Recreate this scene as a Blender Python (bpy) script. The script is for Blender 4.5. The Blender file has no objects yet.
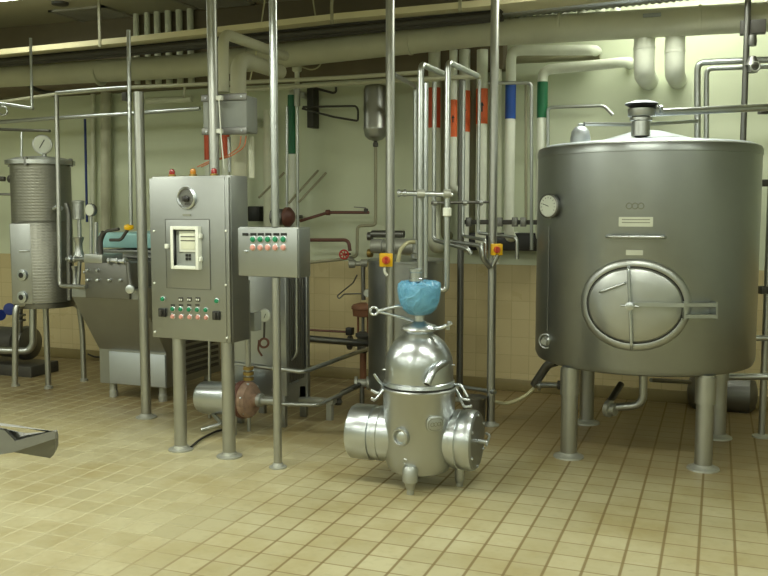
import bpy, bmesh, math, random
from mathutils import Vector, Matrix
random.seed(7)
PI = math.pi
sc = bpy.context.scene
COL = sc.collection

# ------------------------------------------------------------------ camera model
FPX = 880.0
YAW = math.radians(20.8)
PITCH = math.atan(78.0 / FPX)
EYE = Vector((0, 0, 1.5))
FW = Vector((-math.sin(YAW), math.cos(YAW), 0))
RT = Vector((math.cos(YAW), math.sin(YAW), 0))
UP = Vector((0, 0, 1))
WY = 7.15            # back wall plane
CEIL = 3.3

def ray(px, py):
    u = (px - 384) / FPX; v = (288 - py) / FPX
    return RT * u + FW * (math.cos(PITCH) + v * math.sin(PITCH)) + UP * (v * math.cos(PITCH) - math.sin(PITCH))
def P(px, py, d):                     # point at forward distance d
    r = ray(px, py); return EYE + r * (d / r.dot(FW))
def Z(px, py, z):                     # point on a horizontal plane
    r = ray(px, py); return EYE + r * ((z - EYE.z) / r.z)
def W(px, py, off=0.0):               # point on a plane parallel to the back wall
    r = ray(px, py); return EYE + r * ((WY - off) / r.y)
def D(p): return (p - EYE).dot(FW)
def G(px, py): return Z(px, py, 0.0)
def M(d, n=1.0): return n * d / FPX   # n pixels at depth d in metres

# ------------------------------------------------------------------ materials
MATS = {}
def nt_new(name):
    m = bpy.data.materials.new(name); m.use_nodes = True
    nt = m.node_tree; b = nt.nodes['Principled BSDF']
    MATS[name] = m
    return m, nt, b
def N(nt, t, **kw):
    n = nt.nodes.new(t)
    for k, v in kw.items():
        if k in n.inputs: n.inputs[k].default_value = v
        else: setattr(n, k, v)
    return n
def math_n(nt, op, a, b=None, c=None):
    n = nt.nodes.new('ShaderNodeMath'); n.operation = op
    for i, x in enumerate((a, b, c)):
        if x is None: continue
        if isinstance(x, (int, float)): n.inputs[i].default_value = x
        else: nt.links.new(x, n.inputs[i])
    return n.outputs[0]
def mixc(nt, fac, a, b):
    n = nt.nodes.new('ShaderNodeMix'); n.data_type = 'RGBA'
    for sock, x in ((n.inputs[0], fac), (n.inputs[6], a), (n.inputs[7], b)):
        if isinstance(x, (int, float)): sock.default_value = x
        elif isinstance(x, tuple): sock.default_value = (*x, 1) if len(x) == 3 else x
        else: nt.links.new(x, sock)
    return n.outputs[2]
def plain(name, col, rough=0.5, metal=0.0, noise=0.08, nscale=6.0, bump=0.0, coat=0.0, spec=0.5):
    m, nt, b = nt_new(name)
    tc = N(nt, 'ShaderNodeTexCoord')
    no = N(nt, 'ShaderNodeTexNoise', Scale=nscale, Detail=4.0)
    nt.links.new(tc.outputs['Object'], no.inputs['Vector'])
    dark = tuple(c * (1 - noise * 2) for c in col); lite = tuple(min(1, c * (1 + noise)) for c in col)
    c = mixc(nt, no.outputs['Fac'], dark, lite)
    nt.links.new(c, b.inputs['Base Color'])
    b.inputs['Roughness'].default_value = rough; b.inputs['Metallic'].default_value = metal
    b.inputs['Specular IOR Level'].default_value = spec
    if coat: b.inputs['Coat Weight'].default_value = coat
    if bump:
        bp = N(nt, 'ShaderNodeBump', Strength=bump, Distance=0.01)
        nt.links.new(no.outputs['Fac'], bp.inputs['Height']); nt.links.new(bp.outputs[0], b.inputs['Normal'])
    return m
def steel(name, col, rough, stretch=(1, 1, 60), rvar=0.12, bump=0.05, cvar=0.12):
    m, nt, b = nt_new(name)
    tc = N(nt, 'ShaderNodeTexCoord'); mp = N(nt, 'ShaderNodeMapping'); mp.inputs['Scale'].default_value = stretch
    nt.links.new(tc.outputs['Object'], mp.inputs['Vector'])
    no = N(nt, 'ShaderNodeTexNoise', Scale=3.0, Detail=5.0); nt.links.new(mp.outputs[0], no.inputs['Vector'])
    n2 = N(nt, 'ShaderNodeTexNoise', Scale=2.2, Detail=4.0, Roughness=0.6); nt.links.new(tc.outputs['Object'], n2.inputs['Vector'])
    c = mixc(nt, n2.outputs['Fac'], tuple(x * (1 - cvar * 1.6) for x in col), tuple(min(1, x * (1 + cvar)) for x in col))
    nt.links.new(c, b.inputs['Base Color'])
    b.inputs['Metallic'].default_value = 1.0
    r = math_n(nt, 'MULTIPLY_ADD', n2.outputs['Fac'], rvar, rough - rvar * 0.5)
    nt.links.new(r, b.inputs['Roughness'])
    bp = N(nt, 'ShaderNodeBump', Strength=bump, Distance=0.004)
    nt.links.new(no.outputs['Fac'], bp.inputs['Height']); nt.links.new(bp.outputs[0], b.inputs['Normal'])
    return m

steel('steel_tank', (0.349, 0.370, 0.369), 0.36, bump=0.03)
steel('steel_panel', (0.359, 0.375, 0.369), 0.42, (60, 1, 1))
steel('steel_box', (0.407, 0.430, 0.429), 0.42, (60, 1, 1))
steel('steel_pipe', (0.485, 0.510, 0.506), 0.33)
steel('steel_post', (0.436, 0.445, 0.418), 0.42)
steel('steel_dark', (0.213, 0.215, 0.204), 0.45)
steel('steel_polish', (0.601, 0.640, 0.671), 0.3, bump=0.03)
steel('steel_satin', (0.485, 0.505, 0.495), 0.38)
steel('steel_light', (0.563, 0.610, 0.660), 0.55)
steel('steel_matte', (0.33, 0.335, 0.32), 0.62)
plain('foot_zinc', (0.42, 0.43, 0.38), 0.5, 0.6)
plain('grey_plastic', (0.27, 0.29, 0.27), 0.5)
plain('white_plastic', (0.75, 0.78, 0.70), 0.4)
plain('dial_white', (0.60, 0.64, 0.56), 0.4)
plain('black_plastic', (0.012, 0.012, 0.012), 0.4)
plain('dark_iron', (0.05, 0.048, 0.04), 0.55)
plain('olive_pipe', (0.30, 0.29, 0.19), 0.5)
plain('cream_pipe', (0.50, 0.50, 0.37), 0.55, bump=0.15)
plain('lagging', (0.66, 0.68, 0.54), 0.6, bump=0.25, nscale=12)
plain('lagging_white', (0.76, 0.79, 0.68), 0.55, bump=0.25, nscale=12)
plain('orange_band', (0.72, 0.13, 0.03), 0.5)
plain('red_band', (0.55, 0.08, 0.025), 0.5)
plain('blue_band', (0.01, 0.07, 0.33), 0.45)
plain('green_band', (0.008, 0.13, 0.05), 0.45)
plain('blue_tube', (0.008, 0.03, 0.16), 0.4)
plain('red_brown', (0.13, 0.05, 0.035), 0.5)
plain('rust_brown', (0.20, 0.085, 0.04), 0.6, noise=0.3)
plain('red_paint', (0.45, 0.03, 0.025), 0.4)
plain('red_lens', (0.28, 0.015, 0.012), 0.25, coat=0.5)
plain('amber_lens', (0.5, 0.2, 0.01), 0.25, coat=0.5)
plain('green_button', (0.01, 0.22, 0.10), 0.3)
plain('pink_button', (0.62, 0.30, 0.25), 0.35)
plain('yellow_plastic', (0.85, 0.50, 0.005), 0.4)
plain('cyan_cover', (0.30, 0.55, 0.56), 0.35)
plain('copper_pink', (0.40, 0.27, 0.20), 0.55, 0.3, noise=0.3, nscale=25)
plain('brass', (0.35, 0.25, 0.08), 0.45, 0.8)
plain('rubber', (0.015, 0.014, 0.013), 0.5)
plain('hose', (0.52, 0.50, 0.30), 0.45)
plain('orange_cable', (0.50, 0.16, 0.06), 0.5)
plain('cream_tray', (0.62, 0.57, 0.36), 0.5)
plain('vent_paint', (0.30, 0.29, 0.24), 0.6)
plain('blue_paint', (0.01, 0.03, 0.20), 0.4)
plain('engraved', (0.28, 0.29, 0.24), 0.6, 0.5)
plain('plate_label', (0.60, 0.62, 0.53), 0.4, 0.6)
plain('gasket', (0.02, 0.02, 0.018), 0.6)

# quilted jacket steel
m, nt, b = nt_new('steel_quilted')
tc = N(nt, 'ShaderNodeTexCoord')
sx = N(nt, 'ShaderNodeSeparateXYZ'); nt.links.new(tc.outputs['Object'], sx.inputs[0])
ang = math_n(nt, 'ARCTAN2', sx.outputs[1], sx.outputs[0])
a1 = math_n(nt, 'SINE', math_n(nt, 'MULTIPLY', ang, 44))
a2 = math_n(nt, 'SINE', math_n(nt, 'MULTIPLY', sx.outputs[2], 2 * PI / 0.024))
h = math_n(nt, 'MULTIPLY', a1, a2)
h2 = math_n(nt, 'MULTIPLY_ADD', a2, 1.2, h)
bp = N(nt, 'ShaderNodeBump', Strength=0.16, Distance=0.003); nt.links.new(h2, bp.inputs['Height'])
nt.links.new(bp.outputs[0], b.inputs['Normal'])
b.inputs['Base Color'].default_value = (0.27, 0.27, 0.235, 1); b.inputs['Metallic'].default_value = 1; b.inputs['Roughness'].default_value = 0.5

# blue polythene bag
m, nt, b = nt_new('blue_film')
tc = N(nt, 'ShaderNodeTexCoord'); no = N(nt, 'ShaderNodeTexNoise', Scale=14.0, Detail=3.0, Distortion=1.5)
nt.links.new(tc.outputs['Object'], no.inputs['Vector'])
nt.links.new(mixc(nt, no.outputs['Fac'], (0.04, 0.20, 0.38), (0.20, 0.47, 0.66)), b.inputs['Base Color'])
b.inputs['Roughness'].default_value = 0.3
bp = N(nt, 'ShaderNodeBump', Strength=0.9, Distance=0.02); nt.links.new(no.outputs['Fac'], bp.inputs['Height'])
nt.links.new(bp.outputs[0], b.inputs['Normal'])

# tile materials: grid worked out from world position (object origin at world origin)
TILE = 0.150
def tile_mat(name, ax, ay, size, phx, phy, c1, c2, groutx, grouty, wx, wy, rough, stain=None, spec=0.5, left_fade=False):
    m, nt, b = nt_new(name)
    tc = N(nt, 'ShaderNodeTexCoord'); sx = N(nt, 'ShaderNodeSeparateXYZ'); nt.links.new(tc.outputs['Object'], sx.inputs[0])
    u = math_n(nt, 'DIVIDE', math_n(nt, 'SUBTRACT', sx.outputs[ax], phx), size)
    v = math_n(nt, 'DIVIDE', math_n(nt, 'SUBTRACT', sx.outputs[ay], phy), size)
    def edge(t, w):
        f = math_n(nt, 'FRACT', t)
        dd = math_n(nt, 'MINIMUM', f, math_n(nt, 'SUBTRACT', 1.0, f))
        mr = N(nt, 'ShaderNodeMapRange'); mr.interpolation_type = 'SMOOTHSTEP'
        mr.inputs[1].default_value = w * 0.35; mr.inputs[2].default_value = w; mr.inputs[3].default_value = 1; mr.inputs[4].default_value = 0
        nt.links.new(dd, mr.inputs[0]); return mr.outputs[0]
    eu = edge(u, wx); ev = edge(v, wy)
    cm = N(nt, 'ShaderNodeCombineXYZ')
    nt.links.new(math_n(nt, 'FLOOR', u), cm.inputs[0]); nt.links.new(math_n(nt, 'FLOOR', v), cm.inputs[1])
    wn = N(nt, 'ShaderNodeTexWhiteNoise'); wn.noise_dimensions = '2D'; nt.links.new(cm.outputs[0], wn.inputs['Vector'])
    base = mixc(nt, wn.outputs['Value'], c1, c2)
    no = N(nt, 'ShaderNodeTexNoise', Scale=1.6, Detail=5.0, Roughness=0.65); nt.links.new(tc.outputs['Object'], no.inputs['Vector'])
    n3 = N(nt, 'ShaderNodeTexNoise', Scale=22.0, Detail=3.0); nt.links.new(tc.outputs['Object'], n3.inputs['Vector'])
    if stain:
        mr = N(nt, 'ShaderNodeMapRange'); mr.inputs[1].default_value = 0.43; mr.inputs[2].default_value = 0.68; mr.inputs[4].default_value = 0.7
        nt.links.new(no.outputs['Fac'], mr.inputs[0])
        base = mixc(nt, mr.outputs[0], base, stain)
        # greyish scuffs in the middle of single tiles
        mr3 = N(nt, 'ShaderNodeMapRange'); mr3.inputs[1].default_value = 0.55; mr3.inputs[2].default_value = 0.8; mr3.inputs[4].default_value = 0.35
        nt.links.new(n3.outputs['Fac'], mr3.inputs[0])
        base = mixc(nt, mr3.outputs[0], base, tuple(c * 0.6 for c in c1))
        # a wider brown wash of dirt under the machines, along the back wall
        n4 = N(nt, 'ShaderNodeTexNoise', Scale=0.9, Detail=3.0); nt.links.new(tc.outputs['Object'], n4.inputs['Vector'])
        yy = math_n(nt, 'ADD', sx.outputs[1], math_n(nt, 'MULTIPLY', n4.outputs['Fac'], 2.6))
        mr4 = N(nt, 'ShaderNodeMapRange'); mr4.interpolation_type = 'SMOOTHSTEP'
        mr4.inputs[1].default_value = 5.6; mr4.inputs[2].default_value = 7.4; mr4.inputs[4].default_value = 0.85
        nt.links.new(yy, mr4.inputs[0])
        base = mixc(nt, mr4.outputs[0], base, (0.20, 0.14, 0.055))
    gx, gy = groutx, grouty
    if left_fade:   # cement grout worn pale towards the left side, brown on the right
        mr2 = N(nt, 'ShaderNodeMapRange'); mr2.interpolation_type = 'SMOOTHSTEP'
        mr2.inputs[1].default_value = -2.6; mr2.inputs[2].default_value = -1.3
        xx = math_n(nt, 'ADD', sx.outputs[0], math_n(nt, 'MULTIPLY', no.outputs['Fac'], 0.8))
        nt.links.new(xx, mr2.inputs[0])
        pale = (0.46, 0.425, 0.265)
        gx = mixc(nt, mr2.outputs[0], pale, groutx); gy = mixc(nt, mr2.outputs[0], pale, grouty)
    c = mixc(nt, math_n(nt, 'MULTIPLY', ev, 0.75), base, gy)
    c = mixc(nt, math_n(nt, 'MULTIPLY', eu, 0.85), c, gx)
    nt.links.new(c, b.inputs['Base Color'])
    e = math_n(nt, 'MAXIMUM', eu, ev)
    rr = math_n(nt, 'MULTIPLY_ADD', no.outputs['Fac'], 0.3, rough - 0.15)
    nt.links.new(math_n(nt, 'MAXIMUM', rr, math_n(nt, 'MULTIPLY', e, 0.75)), b.inputs['Roughness'])
    b.inputs['Specular IOR Level'].default_value = spec
    bp = N(nt, 'ShaderNodeBump', Strength=0.4, Distance=0.002)
    nt.links.new(math_n(nt, 'MULTIPLY_ADD', n3.outputs['Fac'], 0.25, math_n(nt, 'SUBTRACT', 1.0, e)), bp.inputs['Height'])
    nt.links.new(bp.outputs[0], b.inputs['Normal'])
    return m
gp = G(735, 550)
tile_mat('floor_tiles', 0, 1, TILE, gp.x, G(700, 536).y, (0.40, 0.365, 0.215), (0.48, 0.445, 0.275),
         (0.17, 0.12, 0.04), (0.22, 0.17, 0.075), 0.065, 0.05, 0.42, stain=(0.30, 0.235, 0.09), left_fade=True)
tile_mat('wall_tiles', 0, 2, TILE, W(512, 300).x, 0.0, (0.55, 0.46, 0.25), (0.60, 0.51, 0.29),
         (0.42, 0.35, 0.18), (0.42, 0.35, 0.18), 0.022, 0.022, 0.3)
plain('wall_paint', (0.64, 0.69, 0.52), 0.6, noise=0.04, nscale=1.5)
plain('ceiling_paint', (0.38, 0.36, 0.25), 0.7, noise=0.06, nscale=1.2)
plain('side_paint', (0.50, 0.53, 0.43), 0.7)
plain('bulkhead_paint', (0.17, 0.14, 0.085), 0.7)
plain('skirt_tiles', (0.26, 0.21, 0.09), 0.4, noise=0.15)
m, nt, b = nt_new('lamp_glow')
b.inputs['Emission Color'].default_value = (0.92, 1.0, 0.80, 1); b.inputs['Emission Strength'].default_value = 9.0

# ------------------------------------------------------------------ mesh helpers
XF = {}          # object name -> world matrix
class MB:
    def __init__(s, frame=None):
        s.bm = bmesh.new(); s.f = frame or Matrix.Identity(4)
    def _t(s, p): return s.f @ Vector(p)
    def rings(s, rings, cap0=True, cap1=True, closed=False):
        vs = [[s.bm.verts.new(s._t(p)) for p in r] for r in rings]
        n = len(rings[0]); k = len(vs)
        for i in range(k if closed else k - 1):
            a, b_ = vs[i], vs[(i + 1) % k]
            for j in range(n):
                try: s.bm.faces.new((a[j], a[(j + 1) % n], b_[(j + 1) % n], b_[j]))
                except ValueError: pass
        if not closed:
            if cap0: s.bm.faces.new(list(reversed(vs[0])))
            if cap1: s.bm.faces.new(vs[-1])
        return s
    def cyl(s, p0, p1, r0, r1=None, seg=20):
        p0, p1 = Vector(p0), Vector(p1); r1 = r0 if r1 is None else r1
        ax = (p1 - p0).normalized(); u = ax.orthogonal().normalized(); v = ax.cross(u)
        R = []
        for p, r in ((p0, r0), (p1, r1)):
            R.append([p + (u * math.cos(2 * PI * i / seg) + v * math.sin(2 * PI * i / seg)) * r for i in range(seg)])
        return s.rings(R)
    def lathe(s, prof, p0=(0, 0, 0), axis=(0, 0, 1), seg=32, cap=True):
        """prof: list of (r, t) along axis from p0"""
        p0 = Vector(p0); ax = Vector(axis).normalized(); u = ax.orthogonal().normalized(); v = ax.cross(u)
        R = [[p0 + ax * t + (u * math.cos(2 * PI * i / seg) + v * math.sin(2 * PI * i / seg)) * max(r, 1e-4) for i in range(seg)] for r, t in prof]
        return s.rings(R, cap, cap)
    def box(s, x0, y0, z0, x1, y1, z1, bev=0.0):
        if bev <= 0:
            q = [(x0, y0), (x1, y0), (x1, y1), (x0, y1)]
            return s.rings([[(x, y, z0) for x, y in q], [(x, y, z1) for x, y in q]])
        b_ = bev
        def ring(i, z):
            pts = []
            for cx, cy, a in ((x1 - b_, y1 - b_, 0), (x0 + b_, y1 - b_, 90), (x0 + b_, y0 + b_, 180), (x1 - b_, y0 + b_, 270)):
                for k in range(4):
                    t = math.radians(a + 30 * k); pts.append((cx + (b_ - i) * math.cos(t), cy + (b_ - i) * math.sin(t), z))
            return pts
        return s.rings([ring(b_ * .9, z0), ring(b_ * .25, z0 + b_ * .3), ring(0, z0 + b_), ring(0, z1 - b_), ring(b_ * .25, z1 - b_ * .3), ring(b_ * .9, z1)])
    def poly(s, pts, vec):
        """prism: polygon pts swept by vec"""
        v = Vector(vec)
        return s.rings([[Vector(p) for p in pts], [Vector(p) + v for p in pts]])
    def tube(s, pts, r, bend=None, seg=14, r1=None, closed=False):
        pts = [Vector(p) for p in pts]; bend = r * 2.4 if bend is None else bend
        path = [pts[0]]
        if closed: path = pts
        else:
            for i in range(1, len(pts) - 1):
                a, c, b_ = pts[i - 1], pts[i], pts[i + 1]
                d0 = (a - c); d1 = (b_ - c); l0, l1 = d0.length, d1.length
                if l0 < 1e-6 or l1 < 1e-6: continue
                d0 /= l0; d1 /= l1
                t = min(bend, l0 * .49, l1 * .49)
                q0, q1 = c + d0 * t, c + d1 * t
                if d0.dot(d1) < -0.998: path.append(c); continue
                for k in range(7):
                    w = k / 6; path.append(q0 * (1 - w) ** 2 + c * 2 * w * (1 - w) + q1 * w * w)
            path.append(pts[-1])
        n = len(path); R = []; u = None
        for i, p in enumerate(path):
            if closed: t = (path[(i + 1) % n] - path[i - 1]).normalized()
            else: t = (path[min(i + 1, n - 1)] - path[max(i - 1, 0)]).normalized()
            u = t.orthogonal().normalized() if u is None else (u - t * u.dot(t)).normalized()
            v = t.cross(u); rr = r if r1 is None else r + (r1 - r) * i / (n - 1)
            R.append([p + (u * math.cos(2 * PI * k / seg) + v * math.sin(2 * PI * k / seg)) * rr for k in range(seg)])
        return s.rings(R, closed=closed)
    def torus(s, c, axis, R_, r, seg=28, seg2=10):
        ax = Vector(axis).normalized(); u = ax.orthogonal().normalized(); v = ax.cross(u); c = Vector(c)
        return s.tube([c + (u * math.cos(2 * PI * i / seg) + v * math.sin(2 * PI * i / seg)) * R_ for i in range(seg)], r, closed=True, seg=seg2)
    def ball(s, c, r, sc_=(1, 1, 1), seg=20):
        prof = [(r * math.sin(PI * k / 10), -r * math.cos(PI * k / 10)) for k in range(11)]
        R = [[Vector(c) + Vector((rr * math.cos(2 * PI * i / seg) * sc_[0], rr * math.sin(2 * PI * i / seg) * sc_[1], t * sc_[2])) for i in range(seg)] for rr, t in [(max(a, 1e-4), b_) for a, b_ in prof]]
        return s.rings(R)
    def build(s, name, mat, parent=None, smooth=38, keep_origin=False):
        bm = s.bm
        bmesh.ops.remove_doubles(bm, verts=bm.verts, dist=1e-6)
        bmesh.ops.recalc_face_normals(bm, faces=bm.faces)
        if parent is not None: inv = XF[parent.name].inverted()
        elif keep_origin: inv = Matrix.Identity(4)
        else:
            co = [v.co for v in bm.verts]
            c = Vector(((min(p.x for p in co) + max(p.x for p in co)) / 2, (min(p.y for p in co) + max(p.y for p in co)) / 2, min(p.z for p in co)))
            inv = Matrix.Translation(-c)
        bmesh.ops.transform(bm, matrix=inv, verts=bm.verts)
        me = bpy.data.meshes.new(name); bm.to_mesh(me); bm.free()
        me.materials.append(MATS[mat])
        if smooth:
            me.polygons.foreach_set('use_smooth', [True] * len(me.polygons)); me.set_sharp_from_angle(angle=math.radians(smooth))
        o = bpy.data.objects.new(name, me); COL.objects.link(o)
        if parent is not None: o.parent = parent; XF[o.name] = XF[parent.name]
        else:
            w = inv.inverted(); o.location = w.translation; XF[o.name] = Matrix.Translation(w.translation)
        return o

def tag(o, label, cat, group=None, kind=None):
    if label: o['label'] = label
    if cat: o['category'] = cat
    if group: o['group'] = group
    if kind: o['kind'] = kind
    return o
def struct(o): o['kind'] = 'structure'; return o
def thing(name, label, cat, loc, rz=0.0, group=None):
    o = bpy.data.objects.new(name, None); COL.objects.link(o)
    o.empty_display_size = 0.1
    o.location = loc; o.rotation_euler = (0, 0, rz)
    XF[o.name] = Matrix.Translation(Vector(loc)) @ Matrix.Rotation(rz, 4, 'Z')
    return tag(o, label, cat, group)
def fr(loc, rz=0.0): return Matrix.Translation(Vector(loc)) @ Matrix.Rotation(rz, 4, 'Z')
def pipe(name, label, pts, r, mat='steel_pipe', cat='pipe', group=None, bend=None, seg=14):
    return tag(MB().tube(pts, r, bend, seg).build(name, mat), label, cat, group)

# ------------------------------------------------------------------ room shell
XL, XR, YF = -9.2, 2.6, -3.0
struct(MB().box(XL, YF, -0.1, XR, WY, 0).build('floor', 'floor_tiles', keep_origin=True))
struct(MB().box(XL, YF, CEIL, XR, WY, CEIL + .1).build('ceiling', 'ceiling_paint', keep_origin=True))
struct(MB().box(XL - .15, WY, -0.1, XR + .15, WY + .15, CEIL + .1).build('wall_back', 'wall_paint', keep_origin=True))
struct(MB().box(XL - .15, YF - .15, -0.1, XL, WY, CEIL + .1).build('wall_left', 'side_paint', keep_origin=True))
struct(MB().box(XR, YF - .15, -0.1, XR + .15, WY, CEIL + .1).build('wall_right', 'side_paint', keep_origin=True))
struct(MB().box(XL, YF - .15, -0.1, XR, YF, CEIL + .1).build('wall_front', 'side_paint', keep_origin=True))
struct(MB().box(XL, WY - .014, 0.10, XR, WY, 1.05).build('trim_1', 'wall_tiles', keep_origin=True))
struct(MB().box(XL, WY - .03, 0, XR, WY, 0.10, .006).build('baseboard_back', 'skirt_tiles', keep_origin=True))

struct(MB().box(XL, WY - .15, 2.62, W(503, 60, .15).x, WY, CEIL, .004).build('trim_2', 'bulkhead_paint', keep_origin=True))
# ------------------------------------------------------------------ large tank
TC = P(643, 300, 5.6); TC.z = 0
TR = 0.675
TF = fr(TC, YAW)
def T(px, py, off=0.0):
    """point where the line of sight meets the tank shell"""
    r = ray(px, py); R_ = TR + off
    a = r.x ** 2 + r.y ** 2; e = EYE - TC
    b_ = 2 * (r.x * e.x + r.y * e.y); c = e.x ** 2 + e.y ** 2 - R_ * R_
    t = (-b_ - math.sqrt(max(b_ * b_ - 4 * a * c, 0))) / (2 * a)
    return EYE + r * t
def Tn(p): n = Vector((p.x - TC.x, p.y - TC.y, 0)); return n.normalized()
def Taz(p): return math.atan2(p.y - TC.y, p.x - TC.x)
def Tp(az, z, off=0.0): return Vector((TC.x + (TR + off) * math.cos(az), TC.y + (TR + off) * math.sin(az), z))
zt = T(645, 140).z; zb = T(645, 378).z
tank = thing('storage_tank', 'large round stainless steel storage tank on four legs with an oval manhole', 'tank', TC, YAW)
MB().lathe([(0.05, zb + .015), (TR - .05, zb), (TR - .015, zb + .012), (TR, zb + .045), (TR, zt - .06), (TR + .004, zt - .058), (TR + .004, zt - .03), (TR - .004, zt - .008), (TR - .02, zt)], TC, seg=96).build('shell', 'steel_tank', tank)
zl = zt + 0.10
MB().lathe([(TR - .018, zt - .004), (TR - .05, zt + .012), (.3, zl - .055), (.105, zl), (.09, zl + .004)], TC, seg=96).build('lid', 'steel_light', tank)
# legs
for px, py in ((567, 457), (703, 469), (589, 424), (712, 438)):
    g = G(px, py); v = g - TC; g = TC + v.normalized() * min(max(v.length, .56), .63); g.z = 0
    lg = MB().cyl(g + UP * .02, g + UP * (zb + .01), M(5.3, 8.3), seg=28).build('leg', 'steel_post', tank)
    MB().lathe([(.092, 0), (.09, .01), (.066, .018), (.055, .03)], g, seg=28).build('floor_flange', 'foot_zinc', lg)
    MB().cyl(g + UP * (zb - .16), g + UP * (zb), M(5.3, 9.6), seg=28).build('leg_sleeve', 'steel_post', lg)
# manhole
c0 = T(634, 305); a0, z0 = Taz(c0), c0.z
def ell(a, b_, off, n=56): return [Tp(a0 + a * math.cos(2 * PI * i / n) / TR, z0 + b_ * math.sin(2 * PI * i / n), off) for i in range(n)]
ea, eb = .272, .222          # manhole opening
MB().rings([ell(ea + .050, eb + .044, -.004), ell(ea + .045, eb + .04, .004), ell(ea + .03, eb + .028, .014), ell(ea + .008, eb + .008, .019), ell(ea, eb, .017), ell(ea - .002, eb - .002, -.004)], False, False).build('manhole_flange', 'steel_satin', tank, smooth=60)
MB().rings([ell(ea - .001, eb - .001, .004), ell(ea - .001, eb - .001, .0165), ell(ea - .009, eb - .009, .0165), ell(ea - .009, eb - .009, .004)], closed=True).build('gasket', 'gasket', tank)
door = MB().rings([ell(ea - .008, eb - .008, .0), ell(ea - .009, eb - .009, .017), ell(ea - .022, eb - .022, .024), ell(ea * .6, eb * .6, .032), ell(ea * .3, eb * .3, .036), ell(ea * .05, eb * .05, .037)], False, True).build('manhole_door', 'steel_satin', tank, smooth=60)
h0, h1 = T(600, 292, .05), T(625, 283, .055)
MB().tube([T(600, 292, .02), h0, h1, T(625, 283, .02)], .006).build('door_handle', 'steel_polish', door)
MB().tube([T(628.5, 267, .02), T(628.5, 268, .06), T(631.5, 347, .06), T(631.5, 348, .02)], .009).build('clamp_bar', 'steel_polish', tank)
k = T(631, 305, .06); kn = Tn(k)
hw = MB().lathe([(.016, -.02), (.016, .05), (.024, .055), (.024, .075), (.012, .08)], k, kn, seg=20).build('clamp_knob', 'steel_polish', tank)
for s_ in (0, 1):
    side = UP.cross(kn) * (.05 if s_ else 0) + UP * (0 if s_ else .05)
    MB().cyl(k + kn * .062 - side, k + kn * .062 + side, .006, seg=10).build('knob_spoke', 'steel_polish', hw)
arm = MB()
for dz in (0,):
    A, B = T(634, 304, .065), T(684, 305, .06)
    arm.poly([A + UP * .012, A - UP * .012, B - UP * .012, B + UP * .012], Tn(A) * .012)
arm.build('hinge_arm', 'steel_polish', tank)
br = MB()
for y0_, y1_ in ((303, 307), (315, 318)):
    A, B = T(684, (y0_ + y1_) / 2 - (1 if y0_ < 310 else -1) * 0, .05), T(717, (y0_ + y1_) / 2, .05)
    br.poly([A + UP * .01, A - UP * .01, B - UP * .01, B + UP * .01], Tn(A) * -.045)
A = T(716, 302, .05); br.poly([A, T(716, 319, .05), T(718, 319, .05), T(718, 302, .05)], Tn(A) * -.05)
A = T(684, 302, .05); br.poly([A, T(684, 319, .05), T(686, 319, .05), T(686, 302, .05)], Tn(A) * -.05)
br.build('hinge_bracket', 'steel_satin', tank)
# grab handle and plates
MB().tube([T(607, 236.5, -.005), T(607, 236.5, .05), T(665, 237, .05), T(665, 237, -.005)], .0095, .03).build('grab_handle', 'steel_polish', tank)
def plate(px0, py0, px1, py1, mat, th=.003, parent=None, name='plate'):
    n = 6; f, g_ = [], []
    top = [T(px0 + (px1 - px0) * i / n, py0, 0) for i in range(n + 1)]; zt_, zb_ = T(px0, py0).z, T(px0, py1).z
    loop = [(Taz(p), zt_) for p in top] + [(Taz(p), zb_) for p in reversed(top)]
    return MB().rings([[Tp(a, z, -.001) for a, z in loop], [Tp(a, z, th) for a, z in loop]]).build(name, mat, parent or tank)
pl = plate(619, 217, 653, 226.5, 'plate_label', name='rating_plate')
for i in range(2): plate(622, 219 + i * 3, 650, 220 + i * 3, 'engraved', .004, pl, 'engraved_line')
plate(626, 250, 643, 255, 'plate_label', name='small_plate')
em = MB()
for i, px in enumerate((627, 633, 639)):
    cc = T(px + 2, 206, .001)
    em.torus(cc, Tn(cc), .016, .003, 16, 6)
em.build('emblem', 'engraved', tank)
# dial gauge left
g0 = T(553, 206); gn = (Tn(g0) * .7 + (-FW) * .3).normalized()
dg = MB().lathe([(.05, -.03), (.055, 0), (.066, .03), (.074, .032), (.074, .055), (.066, .06), (.064, .054)], g0 - gn * .01, gn, seg=36).build('dial_gauge', 'steel_dark', tank)
fc = g0 - gn * .01 + gn * .0545
MB().lathe([(.0635, 0), (.0635, .002)], fc, gn, seg=36).build('dial_face', 'dial_white', dg)
MB().cyl(fc + gn * .004 + UP * .012 - RT * .03, fc + gn * .004 - UP * .008 + RT * .02, .002, seg=6).build('needle', 'black_plastic', dg)
tk = MB()
for i in range(11):
    a = math.radians(-30 + 24 * i); u_ = UP.cross(gn).normalized(); d_ = u_ * math.cos(a) + UP * math.sin(a)
    tk.cyl(fc + gn * .003 + d_ * .046, fc + gn * .003 + d_ * .056, .0014, seg=6)
tk.build('dial_ticks', 'black_plastic', dg)
# sample port low left
s0 = T(547, 341); sn = (Tn(s0) + (-FW)).normalized()
sp = MB().torus(s0 + Tn(s0) * .01, sn, .043, .006).build('sample_port', 'steel_polish', tank)
MB().lathe([(.03, -.02), (.03, .01), (.02, .02), (.02, .035)], s0 + Tn(s0) * .005, sn, seg=20).build('port_cap', 'steel_satin', sp)
MB().tube([T(549, 226, .004), T(547.5, 331, .004)], .003, seg=8).build('capillary_line', 'steel_dark', tank)
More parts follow.
